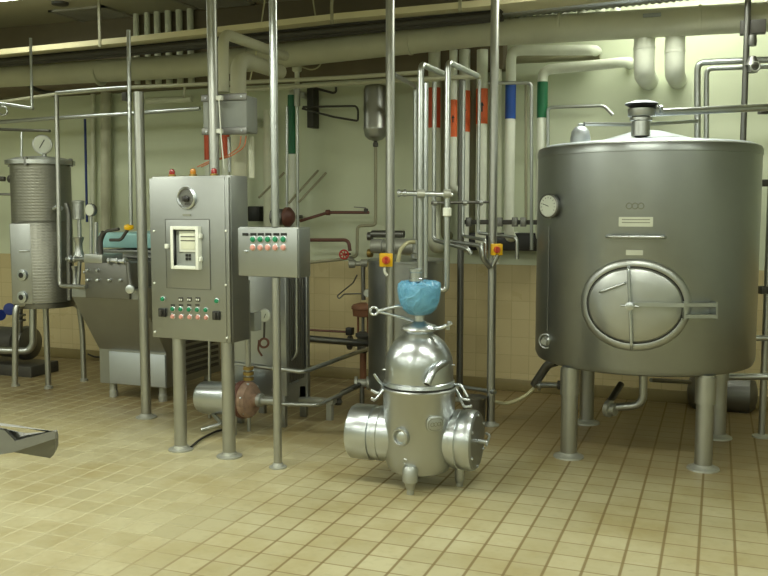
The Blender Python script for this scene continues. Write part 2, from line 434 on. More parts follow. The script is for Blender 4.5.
# top vent
vb = P(641, 138, 5.45); vb.z = zl - .02
vc = TC + (P(641, 120, 5.6) - TC) * 0; vx = P(641, 120, 5.3)
V0 = Vector((vx.x, vx.y, zl - .05)); ztop = P(641, 101, 5.3).z
hh = ztop - V0.z
vent = MB().lathe([(.055, 0), (.055, hh * .42), (.065, hh * .44), (.065, hh * .52), (.052, hh * .55), (.052, hh * .84), (.06, hh * .86)], V0, seg=28).build('vent_neck', 'steel_satin', tank)
MB().lathe([(.075, hh * .56), (.078, hh * .58), (.078, hh * .77), (.07, hh * .79)], V0, seg=28).build('vent_collar', 'steel_satin', vent)
MB().lathe([(.06, hh * .8), (.095, hh * .9), (.095, hh * .915)], V0, seg=28).build('vent_seal', 'rubber', vent)
MB().lathe([(.098, hh * .915), (.09, hh * .95), (.05, hh * 1.0), (.005, hh * 1.02)], V0, seg=28).build('vent_cap', 'steel_light', vent)
bx_ = P(580.5, 130, 5.62); zz = P(580, 141, 5.62).z
MB().lathe([(.062, 0), (.062, .05), (.055, .09), (.035, .115), (.018, .122), (.018, .135), (.01, .14)], (bx_.x, bx_.y, zz - .03), seg=28).build('inlet_bell', 'steel_light', tank)
# outlet under the tank
w1, w2, w3, w4, w5 = P(663, 372, 5.5), P(643, 378, 5.5), P(643, 405, 5.5), P(616, 410, 5.55), P(606, 408, 5.6)
z_ = zb
ol = MB().tube([Vector((w2.x, w2.y, zb + .02)), w3, w5], .026, .07).build('drain_pipe', 'steel_satin', tank)
MB().lathe([(.04, 0), (.055, .005), (.055, .035), (.04, .04), (.04, .07)], w5, (w4 - w5), seg=20).build('drain_valve', 'foot_zinc', ol)
MB().tube([w5, P(612, 398, 5.7), P(621, 384, 5.8)], .022).build('drain_branch', 'steel_dark', ol)
MB().tube([P(651, 380, 5.7), P(690, 382, 6.0)], .014).build('side_branch', 'steel_dark', ol)

pipe('steel_pipe', 'thin steel pipe running along behind the large round tank lid from its bell inlet', [P(584, 124, 5.62) , P(640, 124.5, 5.9), P(697, 121, 6.2)], .013)
hp = thing('steel_pipe', 'bright horizontal pipe leading right from the mushroom vent on the large tank', 'pipe', P(700, 109, 5.55))
MB().tube([V0 + UP * hh * .67 + RT * .07, P(764, 107.5, 5.5), P(800, 106, 5.6)], .023).build('tube', 'steel_polish', hp)
nut = P(657, 110, 5.3); nd = (P(764, 107.5, 5.5) - (V0 + UP * hh * .67 + RT * .07)).normalized()
MB().lathe([(.02, -.03), (.03, -.025), (.03, -.008), (.02, -.004), (.02, .004), (.03, .008), (.03, .025), (.02, .03)], nut, nd, seg=20).build('union_nut', 'steel_polish', hp)

# upright frame right of tank
f0 = G(761.5, 437); f0.z = 0
df = D(f0)
st = thing('steel_post', 'slim steel upright standing at the right edge beside the large tank', 'post', f0)
MB().cyl(f0, Vector((f0.x, f0.y, P(762, 112, df).z)), .022).build('shaft', 'steel_post', st)
MB().lathe([(.06, 0), (.06, .01), (.03, .02)], f0).build('floor_flange', 'foot_zinc', st)
for y_, h_ in ((110, .05), (183, .045), (290, .05)):
    c = P(764, y_, df); MB(fr(c, YAW)).box(-.03, -.03, -h_ / 2, .03, .03, h_ / 2, .004).build('clamp_block', 'dark_iron', st)
pipe('steel_pipe', 'lower horizontal pipe leaving the large tank towards the right upright', [P(700, 377, 5.85), P(768, 376.5, 5.7), P(800, 376, 5.65)], .022)
pipe('steel_pipe', 'short stub pipe at mid height between the large tank and the right edge', [P(752, 338, 5.72), P(800, 338.5, 5.7)], .02)
# dark vessel behind the tank
vv = P(722, 393, 6.55)
vs = thing('receiver_vessel', 'dark horizontal steel vessel on the floor behind the large tank', 'vessel', Vector((vv.x, vv.y, 0)))
MB().lathe([(.02, -.25), (.1, -.235), (.14, -.19), (.145, -.1), (.145, .1), (.14, .19), (.1, .235), (.02, .25)], vv, (1, 0, 0)).build('vessel_body', 'steel_dark', vs)
for s_ in (-.15, .15):
    MB(fr((vv.x + s_, vv.y, 0))).box(-.03, -.08, 0, .03, .08, vv.z - .1).build('foot', 'dark_iron', vs)

# low pipe fitting at left of tank + hose
ft = thing('outlet_pipe', 'bent outlet pipe with clamp fitting below the left side of the large tank', 'pipe', G(545, 400))
MB().tube([P(556, 362, 5.95), P(548, 364, 6.0), P(534, 385, 6.1)], .03, .05).build('bend', 'steel_dark', ft)
MB().tube([P(534, 385, 6.1), P(562, 385.5, 5.9)], .02).build('cross_tube', 'steel_pipe', ft)
MB().lathe([(.02, -.012), (.038, -.01), (.038, .01), (.02, .012)], P(539, 385, 6.07), RT).build('clamp_ring', 'steel_polish', ft)
MB().lathe([(.02, -.02), (.03, -.015), (.03, .015), (.02, .02)], P(560, 385, 5.9), RT).build('end_cap', 'dark_iron', ft)
hs = MB(); hs.tube([P(534, 388, 6.1), P(527, 395, 6.1), P(516, 401, 6.1), P(505, 404, 6.15), P(496, 402, 6.2)], .0125, .15)
tag(hs.build('hose', 'hose'), 'pale translucent hose hanging from the outlet fitting towards the grey pole', 'hose')

# ------------------------------------------------------------------ poles
def pole(px, d, r, label, ytop=None, ybot=None, foot=True, mat='steel_post', name='steel_pole', cat='pole', group='floor to ceiling poles'):
    b_ = P(px, 210 + 1.5 * FPX / d if ybot is None else ybot, d); base = Vector((b_.x, b_.y, 0))
    z0 = 0 if ybot is None else P(px, ybot, d).z
    z1 = CEIL if ytop is None else P(px, ytop, d).z
    o = thing(name, label, cat, Vector((base.x, base.y, z0)), group=group)
    MB().cyl(Vector((base.x, base.y, z0)), Vector((base.x, base.y, z1)), r, seg=24).build('shaft', mat, o)
    if foot: MB().lathe([(r * 2.1, 0), (r * 2.1, .008), (r * 1.5, .014), (r * 1.1, .03)], base).build('floor_flange', 'foot_zinc', o)
    return o, base
pA, bA = pole(390, 5.85, .030, 'tall steel pole rising behind the milk separator, carrying a yellow switch')
pB, bB = pole(490.5, 6.05, .029, 'tall steel pole left of the large tank, carrying a yellow switch')
pC_, bC = pole(214.5, 5.62, .032, 'tall steel pole rising behind the control cabinet past the grey junction box', foot=False, ybot=176)
pE, bE = pole(146.5, 6.28, .036, 'steel pole standing in front of the homogenizer, left of the control cabinet', ytop=92)
pipe('steel_pipe', 'thin bright pipe hanging beside the pole in front of the homogenizer', [P(128.5, 30, 6.3), P(131, 225, 6.3)], .014)
pI, bI = pole(459.5, 6.85, .026, 'dark upright pipe seen just right of the separator dome', ytop=76, mat='steel_dark', name='upright_pipe', cat='pipe', group=None)

def isolator(px, py, d, label, s=.083, parent_pole=None):
    c = P(px, py, d); o = thing('isolator_switch', label, 'switch', c, YAW, 'yellow isolator switches')
    F_ = fr(c, YAW)
    MB(F_).box(-s / 2, -.025, -s / 2, s / 2, .03, s / 2, .006).build('housing', 'yellow_plastic', o)
    MB(F_).lathe([(s * .3, 0), (s * .3, .012), (s * .26, .016)], (0, -.025, 0), (0, -1, 0), seg=24).build('dial_plate', 'orange_band', o)
    MB(F_).rings([[(-.008, -.04, -s * .22), (.008, -.04, -s * .22), (.008, -.04, s * .22), (-.008, -.04, s * .22)], [(-.006, -.06, -s * .2), (.006, -.06, -s * .2), (.006, -.06, s * .2), (-.006, -.06, s * .2)]]).build('rotary_knob', 'red_paint', o)
    MB(F_).tube([(-.01, 0, -s / 2), (-.01, 0, -s / 2 - .035), (.008, 0, -s / 2 - .06)], .01).build('cable_gland', 'white_plastic', o)
    return o
isolator(386, 260, D(bA) - .07, 'yellow and red isolator switch on the pole behind the separator', .088)
isolator(496.5, 249.5, D(bB) - .07, 'yellow and red isolator switch on the pole left of the large tank', .078)

# ------------------------------------------------------------------ control cabinet
CR = math.radians(-4.2)
cr = P(231, 343.6, 5.2)                          # front right bottom corner
cz1 = P(230, 175, 5.2).z; cz0 = cr.z; cw = .585; cd = .2
CF = fr(Vector((cr.x, cr.y, 0)), CR)             # local: x to -cw, y into depth
cab = thing('control_cabinet', 'tall stainless steel control cabinet on two posts with chart recorder and lamps', 'cabinet', Vector((cr.x, cr.y, 0)), CR)
MB(CF).box(-cw, .02, cz0, 0, cd, cz1, .006).build('enclosure', 'steel_panel', cab)
dr = MB(CF).box(-cw, -.004, cz0 + .004, -.028, .018, cz1 - .012, .004).build('door', 'steel_panel', cab)
MB(CF).box(-.026, -.004, cz0 + .004, 0, .018, cz1 - .012, .003).build('door_edge', 'steel_panel', cab)
def C(px, py, y=-.004):
    """pixel to cabinet-local point on the front plane"""
    inv = CF.inverted(); o_ = inv @ EYE; r_ = inv.to_3x3() @ ray(px, py)
    return o_ + r_ * ((y - o_.y) / r_.y)
for px, py in ((154, 231), (226, 231), (154.5, 283), (226, 285), (155, 332), (227, 338)):
    c = C(px, py); MB(CF).lathe([(.007, -.002), (.007, .004), (.004, .007)], c, (0, -1, 0), seg=12).build('screw', 'white_plastic', dr)
# posts
for px, py in ((180, 453), (228.5, 460.5)):
    g = CF @ C(px, 400, .045); g.z = 0
    p_ = MB().cyl(g, g + UP * (cz0 + .01), .040, seg=28).build('post', 'steel_post', cab)
    MB().lathe([(.078, 0), (.078, .008), (.05, .014), (.044, .03)], g).build('floor_flange', 'foot_zinc', p_)
# warning lamps
for px, m_, in ((172, 'red_lens'), (193, 'amber_lens'), (214, 'red_lens')):
    c = C(px, 172, .07); c.z = cz1
    lb = MB(CF).lathe([(.024, -.004), (.024, .012), (.018, .014)], c, seg=18).build('lamp_base', 'brass', cab)
    q = MB(CF).lathe([(.017, .012), (.019, .03), (.015, .042), (.004, .048)], c, seg=18).build('signal_lamp', m_, cab)
    q['label'] = 'amber signal lamp' if m_ == 'amber_lens' else 'red signal lamp'
# round glass dial
c = C(187, 198)
rd = MB(CF).lathe([(.066, -.002), (.068, .012), (.06, .018), (.055, .012), (.055, .004)], c, (0, -1, 0), seg=40).build('round_dial', 'steel_polish', cab)
MB(CF).lathe([(.056, .003), (.056, .006)], c, (0, -1, 0), seg=40).build('dial_glass', 'steel_dark', rd)
MB(CF).lathe([(.016, .004), (.02, .018), (.012, .024)], c + Vector((.002, 0, -.005)), (0, -1, 0), seg=12).build('dial_hub', 'black_plastic', rd)
MB(CF).box(c.x - .035, -.012, c.z - .02, c.x - .012, -.008, c.z + .01).build('dial_marking', 'dark_iron', rd)
MB(CF).box(c.x - .012, -.012, c.z - .042, c.x + .03, -.008, c.z - .028).build('dial_marking', 'dark_iron', rd)
MB(CF).box(C(183, 214).x, -.008, C(187, 216).z, C(191, 214).x, -.002, C(187, 214).z).build('name_plate', 'engraved', cab)
# service panel + recorder
a, b_ = C(165.5, 219), C(211, 290)
pn = MB(CF).box(a.x, -.008, b_.z, b_.x, -.002, a.z, .001).build('service_panel', 'steel_panel', cab)
line = MB(CF)
for x0, z0_, x1, z1_ in ((a.x, b_.z, a.x + .003, a.z), (b_.x - .003, b_.z, b_.x, a.z), (a.x, a.z - .003, b_.x, a.z), (a.x, b_.z, b_.x, b_.z + .003)):
    line.box(x0, -.0095, z0_, x1, -.0075, z1_)
line.build('panel_edge', 'steel_dark', cab)
a, b_ = C(174, 226), C(202.5, 269.5)
rf = MB(CF)
t_ = .021
rf.box(a.x, -.045, b_.z, a.x + t_, -.004, a.z, .004); rf.box(b_.x - t_, -.045, b_.z, b_.x, -.004, a.z, .004)
rf.box(a.x + t_, -.045, a.z - t_, b_.x - t_, -.004, a.z, .004); rf.box(a.x + t_, -.045, b_.z, b_.x - t_, -.004, b_.z + t_, .004)
rec = rf.build('recorder_frame', 'white_plastic', cab)
MB(CF).box(a.x + t_, -.012, b_.z + t_, b_.x - t_, -.006, a.z - t_).build('recorder_back', 'grey_plastic', rec)
c0_, c1_ = C(180.5, 231), C(197, 252)
MB(CF).box(c0_.x, -.02, c1_.z, c1_.x, -.012, c0_.z, .002).build('chart_bezel', 'white_plastic', rec)
MB(CF).box(c0_.x + .016, -.023, c1_.z + .016, c1_.x, -.019, c0_.z - .012, .001).build('chart_paper', 'lagging', rec)
for zc in (.036, .06): MB(CF).box(c0_.x + .016, -.025, c0_.z - zc, c1_.x, -.0225, c0_.z - zc + .006).build('chart_shade_bar', 'dark_iron', rec)
for dx in (0, .022):
    for dz in (0, .022):
        q = C(186, 258.5, -.012); MB(CF).box(q.x + dx, -.018, q.z + dz - .01, q.x + dx + .016, -.012, q.z + dz + .006, .001).build('recorder_key', 'black_plastic', rec)
for px, py in ((169, 246), (202, 236), (202, 259)):
    q = C(px, py); MB(CF).box(q.x - .012, -.035, q.z - .014, q.x + .012, -.01, q.z + .014, .004).build('latch', 'white_plastic', rec)
# buttons
def button(px, py, col, r=.0115, root=cab, Cf=C, F_=CF, lab=None, ring='steel_polish'):
    q = Cf(px, py)
    o = MB(F_).lathe([(r * 1.35, -.002), (r * 1.35, .004), (r * 1.05, .006), (r, .007), (r, .013), (r * .8, .015)], q, (0, -1, 0), seg=18).build('push_button', col, root)
    o['label'] = lab or ('green push button' if 'green' in col else 'pale red push button')
    MB(F_).lathe([(r * 1.5, -.002), (r * 1.5, .003), (r * 1.3, .0045)], q, (0, -1, 0), seg=18).build('button_ring', ring, o)
button(163, 299, 'green_button'); button(217, 301, 'green_button')
for px in (173, 181, 189.3, 197.5, 206): button(px, 309 + (px - 173) * .03, 'green_button')
for px in (173, 181.5, 190, 198.3, 206.5): button(px, 316.5 + (px - 173) * .03, 'pink_button')
for px in (181, 189.5, 198):
    q = C(px, 299.5); MB(CF).box(q.x - .016, -.008, q.z - .012, q.x + .016, -.002, q.z + .014, .001).build('label_tag', 'dark_iron', cab)
    for s_ in (-.007, .007): MB(CF).box(q.x + s_ - .004, -.011, q.z - .006, q.x + s_ + .004, -.007, q.z + .004).build('label_mark', 'white_plastic', cab)
for px in (173, 181, 189.3, 197.5): 
    q = C(px, 305); MB(CF).box(q.x - .015, -.007, q.z - .004, q.x + .015, -.002, q.z + .004).build('label_strip', 'black_plastic', cab)
for px, py in ((163, 312.5), (217, 315.5)):
    q = C(px, py); sw = MB(CF).box(q.x - .026, -.018, q.z - .026, q.x + .026, -.002, q.z + .026, .003).build('selector_switch', 'black_plastic', cab)
    MB(CF).box(q.x - .006, -.035, q.z - .018, q.x + .006, -.016, q.z + .018, .002).build('selector_knob', 'dark_iron', sw)

# small side box on cabinet's rear right
sb = P(252.5, 322, 5.55)
tag(MB(fr(sb, CR)).box(-.02, 0, -.06, .016, .08, .06, .004).build('socket_box', 'grey_plastic'), 'small grey box behind the lower right edge of the control cabinet', 'box')

# ------------------------------------------------------------------ second control box on pole
gD = G(278, 467.5); gD.z = 0; dD = D(gD)
pD = thing('steel_pole', 'slender steel pole that carries the small push button box', 'pole', gD, group='floor to ceiling poles')
BR = math.radians(-3)
bq = P(298, 278.2, dD - .08); bz0 = bq.z; bz1 = P(298, 227.5, dD - .08).z; bw = .395
BF = fr(Vector((bq.x, bq.y, 0)), BR)
MB().cyl(gD, Vector((gD.x, gD.y, bz0 - .002)), .0245, seg=24).build('shaft', 'steel_post', pD)
MB().cyl(Vector((gD.x, gD.y, bz1 + .002)), Vector((gD.x, gD.y, CEIL)), .0225, seg=24).build('shaft', 'steel_pipe', pD)
MB().lathe([(.052, 0), (.052, .008), (.035, .014), (.028, .03)], gD).build('floor_flange', 'foot_zinc', pD)
bo = thing('push_button_box', 'small stainless push button box mounted on the slender pole', 'control box', Vector((bq.x, bq.y, bz0)), BR)
MB(BF).box(-bw, .012, bz0, 0, .15, bz1, .005).build('enclosure', 'steel_box', bo)
MB(BF).box(-bw, -.002, bz0 + .003, -.002, .012, bz1 - .006, .004).build('cover', 'steel_box', bo)
def Cb(px, py, y=-.002):
    inv = BF.inverted(); o_ = inv @ EYE; r_ = inv.to_3x3() @ ray(px, py)
    return o_ + r_ * ((y - o_.y) / r_.y)
for px in (253, 260.5, 268, 275.5, 283.5):
    button(px, 239.3, 'green_button', .0135, bo, Cb, BF); button(px, 247.6, 'pink_button', .0135, bo, Cb, BF)
for px in (245.5, 253.5, 261, 268.5, 276.5, 284):
    q = Cb(px, 234.3); MB(BF).box(q.x - .019, -.007, q.z - .008, q.x + .019, -.001, q.z + .008, .001).build('label_tag', 'black_plastic', bo)
q = Cb(246, 251.5); MB(BF).lathe([(.009, 0), (.009, .008), (.005, .01)], q, (0, -1, 0), seg=14).build('key_lock', 'steel_polish', bo)

# ------------------------------------------------------------------ grey junction box on pole C
jd = D(bC) + .06
jq = P(247, 134, jd); jb = thing('junction_box', 'grey plastic junction box strapped behind the pole above the control cabinet', 'junction box', jq)
jz1 = P(247, 93, jd).z; JF = fr(Vector((jq.x, jq.y, 0)), math.radians(3)); jw = .315
MB(JF).box(-jw, 0, jq.z + .012, 0, .16, jz1 - .012, .01).build('housing', 'grey_plastic', jb)
for z0_ in (jq.z, jz1 - .045): MB(JF).box(-jw - .004, -.012, z0_, .004, .0, z0_ + .045, .004).build('mounting_strap', 'steel_dark', jb)
for sx_ in (-jw + .03, -.03):
    for sz_ in (jq.z + .022, jz1 - .022): MB(JF).lathe([(.006, 0), (.006, .006)], (sx_, -.012, sz_), (0, -1, 0), seg=10).build('screw', 'steel_polish', jb)
for py in (98, 131):
    q = P(219, py, D(bC) - .02); MB(fr(q, 0)).box(-.02, -.01, -.014, .02, .02, .014, .003).build('pole_clip', 'white_plastic', jb)
tag(MB().tube([P(219, 100, 5.57), P(221, 135, 5.57), P(224, 168, 5.58)], .004, .1).build('cable', 'white_plastic'), 'thin white cable running down the pole above the control cabinet', 'cable')
for i, (x0, x1) in enumerate(((241, 222), (246, 226))):
    tag(MB().tube([P(x0, 136, 5.72), P(x0 - 1, 147, 5.72), P(x1 + 4, 157, 5.72), P(x1 - 10, 160, 5.72), P(197 + i * 4, 167, 5.7)], .004, .2).build('cable', 'orange_cable'),
        ('inner' if i == 0 else 'outer') + ' orange cable looping from the grey junction box down to the cabinet', 'cable', 'orange cables')

# ------------------------------------------------------------------ milk separator
SC = P(419, 430, 4.72); SC.z = 0
def S(px, py, d=4.92): return P(px, py, d - .17)
sep = thing('milk_separator', 'stainless steel milk separator with domed hood and two side drums on short feet', 'separator', SC)
def sz(py, d=4.75): return P(420, py, d).z
R1 = M(4.75, 36.3)
zr = sz(384.5); zbot = .075
MB().lathe([(.02, zbot), (R1 * .66, zbot + .004), (R1 * .84, zbot + .02), (R1 * .93, zbot + .06), (R1 * .975, zbot + .12), (R1, zr - .03), (R1 + .008, zr - .02), (R1 + .01, zr - .006), (R1 + .004, zr)], SC, seg=64).build('bowl_housing', 'steel_satin', sep)
MB().lathe([(R1 - .002, zr), (R1 + .004, zr + .003), (R1 + .004, zr + .008), (R1 - .002, zr + .011)], SC, seg=64).build('rim_gasket', 'gasket', sep)
ztop_ = sz(331)
Rd = R1 * .96; hd = ztop_ - zr
MB().lathe([(R1 + .001, zr + .011), (R1 - .004, zr + .03), (Rd * .985, zr + .035), (Rd * .98, zr + hd * .40), (Rd * .95, zr + hd * .54), (Rd * .87, zr + hd * .68), (Rd * .74, zr + hd * .81), (Rd * .56, zr + hd * .91), (Rd * .42, zr + hd * .96), (Rd * .36, zr + hd)], SC, seg=64).build('dome_hood', 'steel_polish', sep)
zn = sz(331)
MB().lathe([(.065, zn - .01), (.075, zn), (.098, zn + .012), (.1, zn + .02), (.09, zn + .035), (.045, zn + .05), (.03, zn + .06), (.028, zn + .12)], SC, seg=40).build('neck_flange', 'steel_polish', sep)
# centripetal pump housing wrapped separately; inlet column
MB().lathe([(.026, zn + .1), (.026, sz(283) + .0), (.02, sz(281))], SC, seg=20).build('inlet_column', 'steel_satin', sep)
MB().lathe([(.034, 0), (.039, .004), (.039, .018), (.034, .022), (.034, .05), (.039, .054), (.039, .07), (.02, .074)], (SC.x - .01, SC.y - .03, sz(281)), seg=24).build('sight_glass', 'steel_polish', sep)
# arms
k = S(374, 311, 4.8)
hr = MB().torus(k, -FW, .02, .007).build('handle_ring', 'steel_polish', sep)
MB().tube([k + RT * .02, S(398, 306, 4.85), S(416, 309, 4.9)], .0095, .02).build('tube_arm', 'steel_polish', hr)
MB().tube([k + RT * .022 - UP * .004, S(404, 318, 4.85), S(416, 322, 4.9)], .007, .02).build('brace_rod', 'steel_polish', hr)
tp = MB().tube([S(424, 328, 4.88), S(441, 328, 4.82), S(447, 325.5, 4.82)], .011).build('outlet_tap', 'steel_polish', sep)
t0 = S(448.5, 325.5, 4.82)
for a in range(3):
    d_ = RT * math.cos(a * PI / 3) * .5 + UP * math.sin(a * PI / 3 + .4) + RT * .2
    MB().cyl(t0 - d_.normalized() * .024, t0 + d_.normalized() * .024, .0055, seg=8).build('tap_spoke', 'steel_polish', tp)
MB().lathe([(.022, -.006), (.022, .006)], S(430, 329, 4.85), RT).build('clamp_ring', 'steel_satin', tp)
# spout
spt = [S(449, 361, 4.86), S(443, 363, 4.76), S(433, 370, 4.68), S(427, 384, 4.64)]
so = MB().tube(spt, .020, .07, seg=20).build('discharge_spout', 'steel_polish', sep)
e = (spt[-1] - spt[-2]).normalized()
MB().torus(spt[-1], e, .0185, .004, 20, 8).build('spout_lip', 'steel_polish', so)
MB().lathe([(.0165, 0), (.0165, .003)], spt[-1], e, seg=20).build('spout_opening', 'rubber', so)
MB().lathe([(.004, 0), (.004, .02), (.006, .022)], S(386, 369.5, 4.8), -RT - FW * .2, seg=8).build('locating_pin', 'steel_polish', sep)
MB().lathe([(.004, 0), (.004, .02), (.006, .022)], S(451, 365, 4.85), RT, seg=8).build('locating_pin', 'steel_polish', sep)
# side drums along X
zd = P(366, 432, 4.82).z; rD = M(4.8, 27.5)
cl = Vector((SC.x, SC.y, zd))
def Xat(px, y):     # world x on plane y=const, at drum height
    r = ray(px, 436); return EYE.x + r.x * (y - EYE.y) / r.y
xl = Xat(354, SC.y) ; xr = Xat(474, SC.y)
dl = SC.x - xl; drr = xr - SC.x
rl = rD * 1.02
MB().lathe([(rl * .96, .08), (rl * .96, dl * .52), (rl * .99, dl * .53), (rl * .99, dl * .60), (rl * .94, dl * .61), (rl * .94, dl * .66), (rl, dl * .67), (rl, dl * .97), (rl * .95, dl * 1.0), (rl * .2, dl * 1.01)], cl, (-1, 0, 0), seg=56).build('motor_drum', 'steel_polish', sep)
zd2 = P(470, 441, 4.65).z; c2 = Vector((SC.x, SC.y + .05, zd2)); rr_ = rD * 1.1
rdm = MB().lathe([(rr_ * .93, .08), (rr_ * .93, drr * .62), (rr_ * .98, drr * .63), (rr_ * .98, drr * .72), (rr_ * .95, drr * .73), (rr_ * 1.0, drr * .80), (rr_ * 1.0, drr * .95), (rr_ * .97, drr * .99)], c2, (1, 0, 0), seg=56).build('gear_drum', 'steel_polish', sep)
MB().lathe([(rr_ * .955, drr * .985), (rr_ * .955, drr), (rr_ * .9, drr + .008), (rr_ * .1, drr + .012)], c2, (1, 0, 0), seg=56).build('drum_cover', 'steel_panel', rdm)
for a in range(6):
    an = a * PI / 3 + .5; q = c2 + Vector((drr + .004, math.cos(an) * rr_ * .84, math.sin(an) * rr_ * .84))
    MB().lathe([(.008, 0), (.008, .01), (.004, .012)], q, (1, 0, 0), seg=10).build('cover_bolt', 'steel_polish', rdm)
hb = c2 + Vector((drr + .01, 0, -.002))
th = MB().tube([hb, hb + Vector((.055, 0, 0))], .012).build('t_handle', 'steel_polish', rdm)
MB().tube([hb + Vector((.05, -.02, -.015)), hb + Vector((.055, .035, .03)), hb + Vector((.03, .05, .035))], .007).build('handle_lever', 'steel_polish', th)
# clamps
def hook(pts, r=.0075):
    return MB().tube([S(*p) for p in pts], r, .015).build('clamp_hook', 'steel_polish', sep)
hook([(384, 386, 4.85), (378, 380, 4.8), (374, 374, 4.8)]); hook([(384, 386, 4.85), (379, 394, 4.78), (371, 390, 4.78)]); hook([(383, 390, 4.8), (375, 400, 4.76), (371, 398, 4.76)])
hook([(452, 384, 4.85), (461, 385, 4.8), (468, 397, 4.78)]); hook([(455, 388, 4.85), (462, 399, 4.78), (470, 400, 4.76)]); hook([(456, 390, 4.85), (464, 407, 4.78), (472, 406, 4.76)])
for px, s_ in ((384, -1), (455, 1)):
    q = S(px, 388, 4.86); MB(fr(q, YAW)).box(-.018, -.015, -.022, .018, .015, .022, .004).build('clamp_lug', 'steel_satin', sep)
# front ports (on the cylinder)
def Sf(px, py, off=0):
    r = ray(px, py); R_ = R1 * .99 + off; a = r.x ** 2 + r.y ** 2; e_ = EYE - SC
    b2 = 2 * (r.x * e_.x + r.y * e_.y); c_ = e_.x ** 2 + e_.y ** 2 - R_ * R_
    t = (-b2 - math.sqrt(max(0, b2 * b2 - 4 * a * c_))) / (2 * a); return EYE + r * t
def Sn(p): return Vector((p.x - SC.x, p.y - SC.y, 0)).normalized()
q = Sf(401, 437)
sg = MB().lathe([(.05, -.015), (.05, .010), (.046, .017), (.038, .017), (.033, .008), (.033, -.01)], q, Sn(q), seg=36).build('sight_port', 'steel_satin', sep)
MB().lathe([(.033, -.01), (.033, .004), (.02, .01), (.004, .012)], q, Sn(q), seg=28).build('port_glass', 'steel_polish', sg)
q = Sf(435, 424); ov = []
tn = Vector((-Sn(q).y, Sn(q).x, 0))
def oval(w, h, off): return [q + Sn(q) * off + tn * w * math.copysign(abs(math.cos(2 * PI * i / 28)) ** .7, math.cos(2 * PI * i / 28)) + UP * h * math.copysign(abs(math.sin(2 * PI * i / 28)) ** .7, math.sin(2 * PI * i / 28)) for i in range(28)]
lp = MB().rings([oval(.052, .042, -.012), oval(.052, .042, .006), oval(.048, .038, .009)]).build('logo_plate', 'steel_satin', sep)
lg_ = MB(); lg_.tube(oval(.042, .031, .009), .0025, closed=True, seg=6)
for i in range(3): lg_.torus(q + Sn(q) * .010 + tn * (.02 * (i - 1)), Sn(q), .010, .0022, 14, 6)
lg_.build('logo_relief', 'engraved', lp)
q = Sf(406, 460.5, -.02); qn = (Sn(q) - UP * .1).normalized()
hl = MB().torus(q + qn * .014, qn, .0125, .004, 20, 8).build('drain_ring', 'steel_satin', sep)
MB().lathe([(.011, .0), (.011, .013)], q, qn, seg=18).build('drain_hole', 'rubber', hl)
# feet
for px, py in ((408, 497), (459.5, 486), (387, 470)):
    g = G(px, py); 
    if px == 387: g = SC + (SC - G(424, 492)) * .8
    if px == 408: g = SC + (g - SC) * .80
    g.z = 0
    fo = MB().lathe([(.023, .03), (.029, .06), (.031, .065), (.042, .07), (.043, .135), (.03, .155), (.01, .16)] if px == 408 else [(.02, .02), (.026, .04), (.028, .12)], g, seg=20).build('foot', 'steel_satin', sep)
    MB().lathe([(.018, 0), (.02, .01), (.016, .035)], g, seg=16).build('foot_tip', 'foot_zinc', fo)
# blue bag over the pump head
bagc = Vector((SC.x, SC.y, 0))
bg = MB(); rings = []
for k, (rr2, py) in enumerate(((.02, 314.8), (.062, 313), (.092, 308), (.108, 301), (.115, 294), (.117, 288), (.114, 284))):
    z_ = sz(py); ring = []
    for i in range(48):
        a = 2 * PI * i / 48; wob = 1 + .014 * math.sin(a * 5 + k * .7) + .012 * math.sin(a * 11 - k)
        zj = (.007 * math.sin(a * 4 + 1) + .006 * math.sin(a * 9)) * (k / 6) ** 2
        ring.append(Vector((bagc.x + rr2 * wob * math.cos(a), bagc.y + rr2 * wob * math.sin(a), z_ + zj)))
    rings.append(ring)
for rr2, py in ((.10, 281.5), (.06, 281), (.028, 281.5)):
    rings.append([Vector((bagc.x + rr2 * math.cos(2 * PI * i / 48), bagc.y + rr2 * math.sin(2 * PI * i / 48), sz(py) + .006 * math.sin(i * 1.3))) for i in range(48)])
bg.rings(rings)
tag(bg.build('plastic_bag', 'blue_film', smooth=60), 'light blue plastic bag wrapped around the top of the milk separator', 'bag')

# ------------------------------------------------------------------ pipes feeding the separator
GRP = 'steel feed pipes above the separator'
def perp(px0, py0, d0, px1, py1): z_ = P(px0, py0, d0).z; return P(px0, py0, d0), Z(px1, py1, z_)
def drop(p, py, px=None):
    """point straight below p at image height py"""
    d_ = D(p); q_ = P(384, py, d_); return Vector((p.x, p.y, q_.z))
a, b_ = perp(421, 64, 4.98, 443, 73.5)
pipe('steel_pipe', 'left hand of the two square-bent pipes rising above the blue bag', [b_, a, drop(a, 283)], .0175, group=GRP)
a, b_ = perp(448, 62, 4.93, 477, 75.5)
gpi = thing('steel_pipe', 'right hand square-bent pipe above the blue bag, entering it from the right', 'pipe', b_, group=GRP)
MB().tube([b_, a, drop(a, 290), Vector((a.x, a.y, sz(293))) - RT * .05], .0165, .04).build('tube', 'steel_pipe', gpi)
MB().lathe([(.017, -.025), (.024, -.02), (.024, .02), (.017, .025)], drop(a, 212)).build('collar', 'white_plastic', gpi)
a, b_ = perp(395, 75, 5.9, 415.5, 86.5)
pipe('steel_pipe', 'pipe leaving the pole at the top and bending down onto the grey balance tank', [a, b_, drop(b_, 247)], .0155, group=GRP)
a = P(426.3, 83, 5.2)
pipe('steel_pipe', 'bright straight pipe close behind the left square-bent pipe above the bag', [a, drop(a, 278)], .013, 'steel_polish', group=GRP)
pp = P(434.5, 82, 6.3)
pipe('steel_pipe', 'drop pipe near the dull red band, turning right below with a hooked end', [pp, drop(pp, 240), P(468, 249, 5.9), P(471, 254, 5.9)], .0155, group=GRP)
pp = P(464, 81, 6.3)
